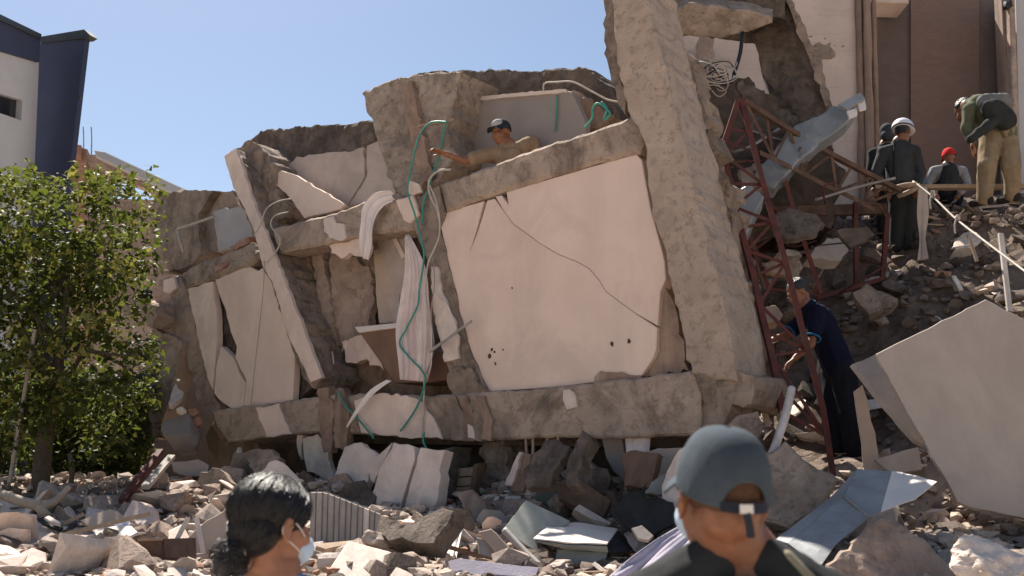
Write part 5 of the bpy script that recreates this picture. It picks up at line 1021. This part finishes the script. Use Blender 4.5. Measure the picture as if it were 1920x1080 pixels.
# worker in the red cap
r_, M, g = person('crouching worker in grey hoodie, dark vest and red cap', dict(head=(1779, 294), neck=(1778, 312), chest=(1777, 330), pelvis=(1778, 362), shL=(1752, 320), elL=(1738, 345), haL=(1752, 362, -.2), shR=(1804, 320), elR=(1814, 345), haR=(1800, 362, -.2),
         hipL=(1766, 364), knL=(1756, 352, .45), ankL=(1762, 385, .3), hipR=(1790, 364), knR=(1800, 352, .45), ankR=(1794, 386, .3)), 12.0, .92, fwd=(.2, .95, -.1), shirt=M_gry, pants=M_jean, hair=False, group='workers on the rubble slope')
cap_mesh(M, M_redc, r_, opening=False, h=.105, rx=.088, ry=.105)
bm = bmesh.new(); capsule(bm, g['chest'].lerp(g['neck'], .4), g['pelvis'].lerp(g['chest'], .25), .125, .15, g['shR'] - g['shL'], .98); fuse('vest', bm, .012, M_tee, r_, 2, folds=.006)
# bending worker
r_, M, g = person('worker in olive jacket and khaki trousers bending over at the right edge', dict(head=(1808, 206, .28), neck=(1820, 200, .12), chest=(1842, 206), pelvis=(1876, 244), shL=(1818, 206, -.08), elL=(1812, 240, -.1), haL=(1822, 266, -.15), shR=(1834, 194, .3), elR=(1822, 240, .4), haR=(1826, 272, .4),
         hipL=(1858, 256), knL=(1850, 312, -.1), ankL=(1846, 372, 0), hipR=(1884, 254), knR=(1896, 310, -.1), ankR=(1898, 366, 0)), 10.5, 1.12, fwd=(-.5, .7, -.5), shirt=M_olive, pants=M_khak2, thick=1.15, wide=(.6, .8, 0), group='workers on the rubble slope')
bm = bmesh.new(); capsule(bm, at(1844, 190, 10.3), at(1884, 190, 10.35), .075, .085, (0, 0, 1), .8); fuse('hood', bm, .012, cmat('dusty_grey_hood', (.17, .17, .165)), r_, 2, folds=.014)
bm = bmesh.new(); capsule(bm, at(1862, 206, 10.25), at(1884, 224, 10.25), .13, .12, (1, 0, 0), .7); capsule(bm, at(1822, 260, 10.2), at(1862, 226, 10.22), .04, .06); fuse('backpack', bm, .012, M_tee, r_, 2, folds=.012)

# ------------------------------------------------------------------ man in the slate blue cap, near the camera
YM = 1.93; O = at(1350, 931, YM)
root = empty('person', Vector((O.x, O.y, 0)), 'man in slate blue baseball cap seen from behind, close to the camera', 'person', 'onlookers with their backs to the camera')
M = frame(O, (-.21, .97, 0), tilt=.20, roll=.03)
bm = bmesh.new(); head_blobs(bm, M, 1.0, True)
nb = at(1380, 1052, YM + .03)
capsule(bm, M @ Vector((0, -.022, -.03)), nb, .060, .068, (1, 0, 0), .92); capsule(bm, nb, nb - Vector((0, 0, .3)), .09, .13, (1, 0, 0), .7)
capsule(bm, nb - Vector((0, 0, .25)), Vector((nb.x, nb.y, .95)), .15, .14, (1, 0, 0), .65)
for k in (-1, 1):
    shp = nb + Vector((k * .185, 0, -.10)); el_ = shp + Vector((k * .05, .02, -.30)); ha = el_ + Vector((-k * .03, .18, -.16)); hp = Vector((nb.x + k * .09, nb.y, .92)); kn = Vector((nb.x + k * .1, nb.y + .02, .5)); an = Vector((nb.x + k * .1, nb.y - .02, .08))
    capsule(bm, nb + Vector((0, 0, -.04)), shp, .05, .055); capsule(bm, shp, el_, .05, .042); capsule(bm, el_, ha, .04, .028); hand_blobs(bm, ha, (0, .9, -.3), (0, 0, -1)); capsule(bm, hp, kn, .085, .058); capsule(bm, kn, an, .055, .038)
fuse('body', bm, .0052, M_skin, root, 3)
bm = bmesh.new()
for k in (-1, 1):
    shp = nb + Vector((k * .185, 0, -.10)); el_ = shp + Vector((k * .05, .02, -.30))
    capsule(bm, nb + Vector((k * .045, -.01, -.012)), shp, .060, .074); capsule(bm, shp, shp.lerp(el_, .7), .072, .066)
capsule(bm, nb + Vector((0, .01, -.06)), nb - Vector((0, 0, .3)), .10, .165, (1, 0, 0), .74); capsule(bm, nb - Vector((0, 0, .3)), Vector((nb.x, nb.y, .9)), .165, .16, (1, 0, 0), .72)
sh = fuse('shirt', bm, .008, M_tee, root, 3, folds=.004, fscale=16)
bm = bmesh.new(); capsule(bm, nb + Vector((-.06, -.10, -.085)), nb + Vector((.07, -.10, -.085)), .042, .042); capsule(bm, nb + Vector((0, -.10, -.14)), nb + Vector((0, -.10, -.42)), .12, .14, (1, 0, 0), .5)
bp_ = fuse('backpack', bm, .008, M_khaki, root, 3, folds=.004, fscale=16)
bm = bmesh.new(); capsule(bm, nb + Vector((.085, -.045, .01)), nb + Vector((.175, -.075, -.09)), .014, .014); build('strap', bm, M_khaki, bp_, smooth=True)
bm = bmesh.new()
for k in (-1, 1):
    kn = Vector((nb.x + k * .1, nb.y + .02, .5)); capsule(bm, Vector((nb.x + k * .085, nb.y, .92)), kn, .11, .08); capsule(bm, kn, Vector((nb.x + k * .1, nb.y - .02, .1)), .078, .065)
fuse('trousers', bm, .014, M_jean, root, 2, folds=.006)
for k in (-1, 1):
    bm = bmesh.new(); capsule(bm, Vector((nb.x + k * .1, nb.y - .06, .045)), Vector((nb.x + k * .1, nb.y + .15, .045)), .045, .042); fuse('shoe', bm, .012, M_shoe, root, 2)
bm = bmesh.new(); ell(bm, (0, -.014, .032), (.0765, .0945, .080), M, 3); ell(bm, (0, -.062, .0), (.056, .03, .034), M); fuse('hair', bm, .006, mat('cropped_hair', (.115, .055, .030), (.07, .035, .02), 60, .7, .5, 300), root, 1)
CM = M @ Matrix.Translation((0, -.004, 0))
cp_ = cap_mesh(CM, M_capb, root, rx=.0845, ry=.106, z0=.020, h=.112, back=-.022, brim_len=.052)
bm = bmesh.new()
pts = [CM @ Vector((.0845 * math.sin(a), .106 * math.cos(a) - .009, .004)) for a in np.linspace(math.pi - .56, math.pi + .56, 14)]
for i in range(13):
    d_ = pts[i + 1] - pts[i]; u_ = Vector((0, 0, 1)); n_ = d_.cross(u_).normalized(); box(bm, (pts[i] + pts[i + 1]) / 2, d_ * .52, u_ * .0095, n_ * .0016)
build('strap', bm, M_capd, cp_)
bm = bmesh.new(); q = CM @ Vector((-.004, -.118, .004)); box(bm, q, Vector((.012, 0, 0)), Vector((0, .003, 0)), Vector((0, 0, .008))); build('buckle', bm, M_metalb, cp_)
tl_ = tube('strap_tail', [CM @ Vector((-.004, -.119, -.002)), CM @ Vector((.004, -.117, -.022)), CM @ Vector((.012, -.110, -.046))], .0075, M_capd, cp_, n=4)
for sa in range(6):
    tube('seam', [CM @ Vector((.0850 * math.sin(sa * math.pi / 3) * math.cos(p_) ** .64, .1066 * math.cos(sa * math.pi / 3) * math.cos(p_) ** .64 - .008, .020 - .011 * (1 - math.cos(sa * math.pi / 3)) + (.112 + .011 * (1 - math.cos(sa * math.pi / 3))) * math.sin(p_) ** 1.05)) for p_ in np.linspace(.45 if sa == 3 else .05, 1.5, 10)], .0010, M_capd, cp_, n=3, sides=5)
bm = bmesh.new(); ell(bm, (0, .070, -.058), (.056, .052, .048), M, 3); mk_ = build('face_mask', bm, M_mask, root, smooth=True)
for k in (-1, 1): tube('ear_loop', [M @ Vector((k * .050, .072, -.045)), M @ Vector((k * .071, .03, -.04)), M @ Vector((k * .079, -.012, -.034)), M @ Vector((k * .080, -.022, -.012)), M @ Vector((k * .079, -.014, .012))], .0014, M_mask, mk_, n=5, sides=5)

# ------------------------------------------------------------------ woman with black hair and mask
YW = 2.55; O = at(512, 984, YW)
root = empty('person', Vector((O.x, O.y, 0)), 'woman with tied black hair and face mask seen from behind', 'person', 'onlookers with their backs to the camera')
M = frame(O, (.68, .73, 0), tilt=-.06, roll=0)
bm = bmesh.new(); head_blobs(bm, M, .97, True); nb = at(508, 1078, YW + .01)
capsule(bm, M @ Vector((0, -.03, -.04)), nb, .047, .052, (1, 0, 0), .95); capsule(bm, nb, nb - Vector((0, 0, .3)), .08, .12, (1, 0, 0), .7); capsule(bm, nb - Vector((0, 0, .25)), Vector((nb.x, nb.y, .88)), .13, .13, (1, 0, 0), .68)
for k in (-1, 1):
    shp = nb + Vector((k * .15, 0, -.10)); el_ = shp + Vector((k * .03, .03, -.28)); ha = el_ + Vector((-k * .05, .16, -.14)); hp = Vector((nb.x + k * .08, nb.y, .85)); kn = Vector((nb.x + k * .08, nb.y + .02, .46)); an = Vector((nb.x + k * .08, nb.y - .02, .08))
    capsule(bm, nb + Vector((0, 0, -.05)), shp, .045, .048); capsule(bm, shp, el_, .042, .036); capsule(bm, el_, ha, .036, .024); hand_blobs(bm, ha, (0, .9, -.3), (0, 0, -1), .9); capsule(bm, hp, kn, .085, .055); capsule(bm, kn, an, .052, .034)
fuse('body', bm, .0052, M_skin2, root, 3)
bm = bmesh.new()
for k in (-1, 1):
    shp = nb + Vector((k * .15, 0, -.10)); capsule(bm, nb + Vector((k * .05, 0, -.035)), shp, .05, .062); capsule(bm, shp, shp + Vector((k * .02, .02, -.17)), .06, .056)
capsule(bm, nb + Vector((0, 0, -.06)), nb - Vector((0, 0, .3)), .085, .145, (1, 0, 0), .74); capsule(bm, nb - Vector((0, 0, .3)), Vector((nb.x, nb.y, .84)), .145, .145, (1, 0, 0), .74)
fuse('shirt', bm, .008, M_lblue, root, 3, folds=.004, fscale=16)
bm = bmesh.new()
for k in (-1, 1):
    kn = Vector((nb.x + k * .085, nb.y + .02, .46)); capsule(bm, Vector((nb.x + k * .075, nb.y, .86)), kn, .105, .075); capsule(bm, kn, Vector((nb.x + k * .085, nb.y - .02, .1)), .072, .06)
fuse('trousers', bm, .014, M_jean, root, 2, folds=.006)
for k in (-1, 1):
    bm = bmesh.new(); capsule(bm, Vector((nb.x + k * .08, nb.y - .05, .04)), Vector((nb.x + k * .08, nb.y + .13, .04)), .04, .037); fuse('shoe', bm, .012, M_shoe, root, 2)
HC = Vector((0, -.014, .040)); HR = Vector((.084, .108, .086))
bm = bmesh.new(); ell(bm, HC, HR * .985, M, 3); ell(bm, (0, -.052, -.012), (.074, .060, .070), M, 3); ell(bm, (0, -.085, -.055), (.036, .030, .034), M)
ell(bm, (-.004, -.108, -.078), (.040, .038, .034), M); ell(bm, (0, -.128, -.098), (.030, .026, .026), M); ell(bm, (.006, -.092, -.104), (.028, .026, .022), M)
hr = fuse('hair', bm, .006, M_hair, root, 2)
rnd = random.Random(3); bm = bmesh.new(); bun = Vector((0, -.100, -.070))
for k in range(1500):
    th = rnd.uniform(-math.pi, math.pi); ph = rnd.uniform(-.15, 1.45); d0 = Vector((math.sin(th) * math.cos(ph), math.cos(th) * math.cos(ph), math.sin(ph)))
    if d0.y > .72 and d0.z < .55: continue
    if d0.z < .0 and d0.y > -.1: continue
    d1 = (Vector((bun.x + rnd.gauss(0, .018), bun.y, bun.z + rnd.gauss(0, .015))) - HC); d1n = Vector((d1.x / HR.x, d1.y / HR.y, d1.z / HR.z)).normalized(); ang = d0.angle(d1n)
    if ang < .25: continue
    lift = 1.0 + rnd.uniform(-.004, .016) + (rnd.uniform(0, .05) if rnd.random() < .06 else 0); pts = []
    for j in range(11):
        t = j / 10; dd = (d0 * math.sin((1 - t) * ang) + d1n * math.sin(t * ang)) / max(math.sin(ang), 1e-3); q = HC + Vector((dd.x * HR.x, dd.y * HR.y, dd.z * HR.z)) * lift
        if q.z < .0: q.y -= .02 * min(1, -q.z / .05)
        pts.append(M @ q)
    tube_bm(bm, pts, rnd.uniform(.0004, .0012), 3)
NC, NR = Vector((0, -.052, -.012)), Vector((.0755, .0615, .0715))
for k in range(420):
    th = rnd.uniform(1.35, 2 * math.pi - 1.35); ph = rnd.uniform(-.75, .5); d0 = Vector((math.sin(th) * math.cos(ph), math.cos(th) * math.cos(ph), math.sin(ph))); d1 = Vector((bun.x + rnd.gauss(0, .012), bun.y, bun.z + rnd.gauss(0, .012))) - NC
    d1n = Vector((d1.x / NR.x, d1.y / NR.y, d1.z / NR.z)).normalized(); ang = d0.angle(d1n)
    if ang < .3: continue
    lift = 1 + rnd.uniform(0, .02)
    tube_bm(bm, [M @ (NC + Vector([(d0[i] * math.sin((1 - t) * ang) + d1n[i] * math.sin(t * ang)) / math.sin(ang) * NR[i] for i in range(3)]) * lift) for t in np.linspace(0, 1, 8)], rnd.uniform(.0005, .0013), 3)
for k in range(160):
    c = Vector((rnd.gauss(0, .006), -.108 + rnd.gauss(0, .006), -.082 + rnd.gauss(0, .006))); ax = Vector((1, rnd.gauss(0, .5), rnd.gauss(0, .5))).normalized(); s = ax.orthogonal().normalized(); t = ax.cross(s); r0 = rnd.uniform(.026, .042); a0 = rnd.uniform(0, 6)
    tube_bm(bm, [M @ (c + ax * rnd.uniform(-.03, .03) * 0 + ax * ((k % 9) - 4) * .007 + (s * math.cos(a0 + a) + t * math.sin(a0 + a)) * r0) for a in np.linspace(0, 3.2, 9)], .0009, 3)
o = build('hair_strands', bm, M_hair, hr, smooth=True); o['kind'] = 'stuff'
tube('hair_tie', [M @ (Vector((0, -.093, -.062)) + Vector((.030 * math.cos(a), -.008 * math.sin(a), .030 * math.sin(a)))) for a in np.linspace(0, 6.28, 14)], .003, M_metalb, hr, n=3, sides=6)
bm = bmesh.new(); ell(bm, (0, .070, -.055), (.052, .048, .044), M, 3); mk_ = build('face_mask', bm, M_mask, root, smooth=True)
for k in (-1, 1): tube('ear_loop', [M @ Vector((k * .050, .066, -.030)), M @ Vector((k * .067, .035, -.006)), M @ Vector((k * .077, .0, .014)), M @ Vector((k * .080, -.020, .004)), M @ Vector((k * .080, -.022, -.022)), M @ Vector((k * .070, .03, -.055)), M @ Vector((k * .046, .066, -.075))], .0016, M_cloth, mk_, n=5, sides=5)

# ------------------------------------------------------------------ loose rubble
prnd = random.Random(99)
def chunk_mesh(name, dims, m_, n=16, jit=.2):
    bm = bmesh.new()
    for _ in range(n):
        v = Vector((prnd.uniform(-1, 1), prnd.uniform(-1, 1), prnd.uniform(-1, 1))); k = max(abs(v.x), abs(v.y), abs(v.z)); v = v / k * prnd.uniform(1 - jit, 1)
        bm.verts.new((v.x * dims[0], v.y * dims[1], v.z * dims[2]))
    bmesh.ops.convex_hull(bm, input=bm.verts[:]); bmesh.ops.delete(bm, geom=[v for v in bm.verts if not v.link_faces], context='VERTS')
    bmesh.ops.recalc_face_normals(bm, faces=bm.faces[:]); me = bpy.data.meshes.new(name); bm.to_mesh(me); bm.free(); me.materials.append(m_); return me
KIND = {'concrete_chunk': [chunk_mesh('concrete_chunk', (1, prnd.uniform(.6, .95), prnd.uniform(.45, .8)), m_, 18) for m_ in (M_rub1, M_rub1, M_conc, M_pink, M_rubd) for _ in range(2)],
        'plaster_plate': [chunk_mesh('plaster_plate', (1, prnd.uniform(.55, .9), prnd.uniform(.10, .22)), m_, 20, .3) for m_ in (M_rub2, M_pale, M_plas2, M_rub2) for _ in range(2)],
        'brick_piece': [chunk_mesh('brick_piece', (1, .55, .36), m_, 26, .08) for m_ in (M_rub3, M_rub3, M_pink)]}
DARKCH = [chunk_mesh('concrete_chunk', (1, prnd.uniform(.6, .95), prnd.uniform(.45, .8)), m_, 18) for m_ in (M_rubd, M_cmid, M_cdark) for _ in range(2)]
CATS = {'concrete_chunk': ('concrete chunk', 'concrete chunk'), 'plaster_plate': ('flat plaster piece', 'plaster piece'), 'brick_piece': ('broken brick', 'brick')}
ZONES = [((-30, 940, 440, 1090), 78, (.06, .22), (.45, .42, .13)), ((230, 860, 470, 960), 24, (.08, .24), (.6, .3, .1)), ((560, 985, 860, 1090), 40, (.05, .18), (.5, .4, .1)),
         ((840, 900, 1330, 1090), 44, (.06, .22), (.65, .28, .07)), ((1440, 400, 1640, 840), 40, (.06, .2), (.7, .25, .05)), ((1600, 370, 1940, 640), 48, (.06, .22), (.75, .2, .05)), ((1570, 900, 1940, 1090), 22, (.05, .14), (.6, .35, .05))]
MARKS = [('the forked bare branch', 80, 945), ('the bright white plaster slab', 50, 1048), ('the pale flat board', 228, 1064), ('the small brown box', 283, 1030), ('the large tan slab', 400, 1010), ('the crumpled papers', 214, 990), ('the reddish rail', 262, 895), ('the dark drum', 346, 815), ('the tall narrow pale panel', 436, 895),
         ('the corrugated panel', 650, 968), ('the standing timber plank', 718, 1052), ('the white topped plaster block', 645, 1046), ('the broken white panels', 765, 900), ('the brown slab', 780, 990), ('the plastic bag', 852, 1018), ('the mauve plank', 925, 1064), ('the pale greenish board', 1000, 975), ('the white curved sheet', 1080, 1005), ('the dark timber block', 1095, 930), ('the black sheet', 1210, 950), ('the lilac cloth', 1240, 1040),
         ('the white pipe', 1465, 800), ('the red mast', 1500, 620), ('the man in navy', 1560, 700), ('the level steel beam', 1550, 396), ('the red posts', 1635, 480), ('the hard hat worker', 1690, 400), ('the hanging rag', 1730, 420), ('the pale rope', 1800, 415), ('the upright pale stake', 1884, 510), ('the big white board', 1790, 640), ('the crumpled sheet metal', 1620, 940), ('the pinkish concrete slab', 1660, 1040), ('the pale boulder', 1850, 1060)]
CHUNKS = {}
for (x0, y0, x1, y1), cnt, (s0, s1), wts in ZONES:
    k = 0; tries = 0
    while k < cnt and tries < cnt * 6:
        tries += 1; px, py = prnd.uniform(x0, x1), prnd.uniform(y0, y1); p = hit(px, py)
        if p is None: continue
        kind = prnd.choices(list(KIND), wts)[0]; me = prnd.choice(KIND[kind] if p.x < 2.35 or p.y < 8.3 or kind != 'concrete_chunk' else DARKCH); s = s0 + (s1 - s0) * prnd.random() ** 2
        if kind == 'plaster_plate': s *= 1.35
        if kind == 'brick_piece': s = prnd.uniform(.05, .10)
        o = bpy.data.objects.new(kind, me); COL.objects.link(o); k += 1
        o.location = Vector((p.x, p.y, H(p.x, p.y) + s * (.12 if kind == 'plaster_plate' else .22))); o.scale = (s, s * prnd.uniform(.75, 1.2), s * prnd.uniform(.8, 1.2))
        o.rotation_euler = (prnd.gauss(0, .45), prnd.gauss(0, .45), prnd.uniform(0, 6.28))
        nm, mx_, my_ = min(MARKS, key=lambda m_: math.hypot(px - m_[1], (py - m_[2]) * 1.4)); dx, dy = px - mx_, (py - my_) * 1.4
        side = ('left of' if dx < 0 else 'right of') if abs(dx) > abs(dy) else ('above' if dy < 0 else 'below')
        size = 'large' if s > .13 else 'middling' if s > .085 else 'small'
        CHUNKS.setdefault((size, kind, side, nm), []).append((math.hypot(dx, dy), o))
RANK = ['nearest', 'second nearest', 'third nearest', 'fourth nearest', 'fifth nearest', 'sixth nearest', 'seventh nearest', 'eighth nearest']
for (size, kind, side, nm), L_ in CHUNKS.items():
    for i, (d_, o) in enumerate(sorted(L_, key=lambda t: t[0])):
        tag(o, f"{size} {CATS[kind][0]} {side} {nm}" + (f", {RANK[min(i, 7)]} to it" if len(L_) > 1 else ''), CATS[kind][1], 'loose ' + CATS[kind][1] + 's on the rubble mound')
# splintered laths, each its own thing
for i, (x, y, ln, ang, m_, lb_) in enumerate((
    (180, 1024, .75, .25, M_wood, 'long thin lath across the sunlit rubble left of the brown box'), (232, 1030, .35, -.1, M_branch, 'short twig beside the pale flat board'), (330, 1060, .3, 1.2, M_pipe, 'white splinter upright before the tan slab'),
    (372, 1052, .28, 1.9, M_pipe, 'curled white splinter at the foot of the tan slab'), (120, 1010, .3, .5, M_wood, 'pale lath near the papers'), (770, 1050, .5, .1, M_wood, 'pale lath lying right of the standing plank'),
    (880, 1072, .4, -.3, M_woodd, 'dark lath at the bottom below the mauve plank'), (1540, 720, .5, 1.3, M_wood, 'lath leaning behind the man in navy'), (1700, 900, .45, .4, M_woodd, 'dark lath under the big white board'), (1740, 420, .4, -.2, M_wood, 'lath lying on the slope below the hanging rag'), (1860, 400, .5, .15, M_branch, 'stick lying along the top of the earth slope'))):
    p = hit(x, y) or at(x, y, 7.5); d = Vector((math.cos(ang), .25, math.sin(ang))).normalized() * ln / 2; c = Vector((p.x, p.y, H(p.x, p.y) + .05 + abs(d.z) * .9))
    tag(bar('lath', c - d, c + d, .03, .014, m_), lb_, 'lath')
def fragments(name, m_, n, smin, smax, label, seed, flat=.6, slope=.12, protos=None):
    rnd = np.random.default_rng(seed); V = []; F_ = []; k0 = 0; cubes = []
    for q in range(6):
        me = protos[q % len(protos)] if protos else KIND['concrete_chunk'][q % 8] if flat > .4 else KIND['plaster_plate'][q % 6]
        v = np.array([x.co[:] for x in me.vertices]); f = [tuple(pp.vertices) for pp in me.polygons]; cubes.append((v, f))
    done = 0
    while done < n:
        m = n - done + 200; X = rnd.uniform(-6.2, 6.6, m); Y = rnd.uniform(5.6, 12.6, m); px = 960 + FPX * X / Y
        ok = (px > -80) & (px < 2000) & ~((px > 420) & (px < 1380) & (Y > 11.2)); X, Y = X[ok], Y[ok]; Z = Hbase(X, Y)
        cl = np.array([noise.noise(Vector((a * 1.1, b_ * 1.1, seed))) for a, b_ in zip(X, Y)]); ok = rnd.random(len(X)) < (.35 + cl * 1.1) * np.where((X > 2.35) & (Y > 8.3), slope, 1.0); X, Y, Z = X[ok], Y[ok], Z[ok]
        for x, y, z in zip(X, Y, Z):
            if done >= n: break
            v, f = cubes[int(rnd.integers(6))]; s = smin + (smax - smin) * rnd.random() ** 2.5; a, b_, c = rnd.uniform(0, 6.28, 3); ca, sa = math.cos(a), math.sin(a); b_ = (b_ - 3.14) * .25; cb, sb = math.cos(b_), math.sin(b_)
            Rm = np.array([[ca, -sa, 0], [sa, ca, 0], [0, 0, 1]]) @ np.array([[1, 0, 0], [0, cb, -sb], [0, sb, cb]])
            zz = z + .10 * noise.fractal(Vector((x * 1.3, y * 1.3, 0)), 1., 2., 5)
            V.append((v * s) @ Rm.T + np.array([x, y, zz + s * .15])); F_ += [tuple(i + k0 for i in ff) for ff in f]; k0 += len(v); done += 1
    me = bpy.data.meshes.new(name); me.from_pydata(np.concatenate(V).tolist(), [], F_); me.update(); o = link_mesh(name, me, m_); tag(o, label, 'rubble', kind='stuff')
fragments('concrete_rubble', M_rub1, 4200, .014, .10, 'small grey-brown concrete rubble covering the mound', 1)
fragments('plaster_rubble', M_rub2, 2200, .014, .085, 'small pale plaster fragments scattered over the mound', 2, .2)
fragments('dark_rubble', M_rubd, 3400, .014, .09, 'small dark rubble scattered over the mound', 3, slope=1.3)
fragments('brick_rubble', M_rub3, 700, .012, .05, 'small red brick fragments scattered over the mound', 4)
fragments('wood_splinters', M_wood, 420, .05, .24, 'small wooden splinters scattered over the mound', 5, slope=.8, protos=[chunk_mesh('splinter', (1, prnd.uniform(.05, .1), prnd.uniform(.03, .06)), M_wood, 12) for _ in range(4)])
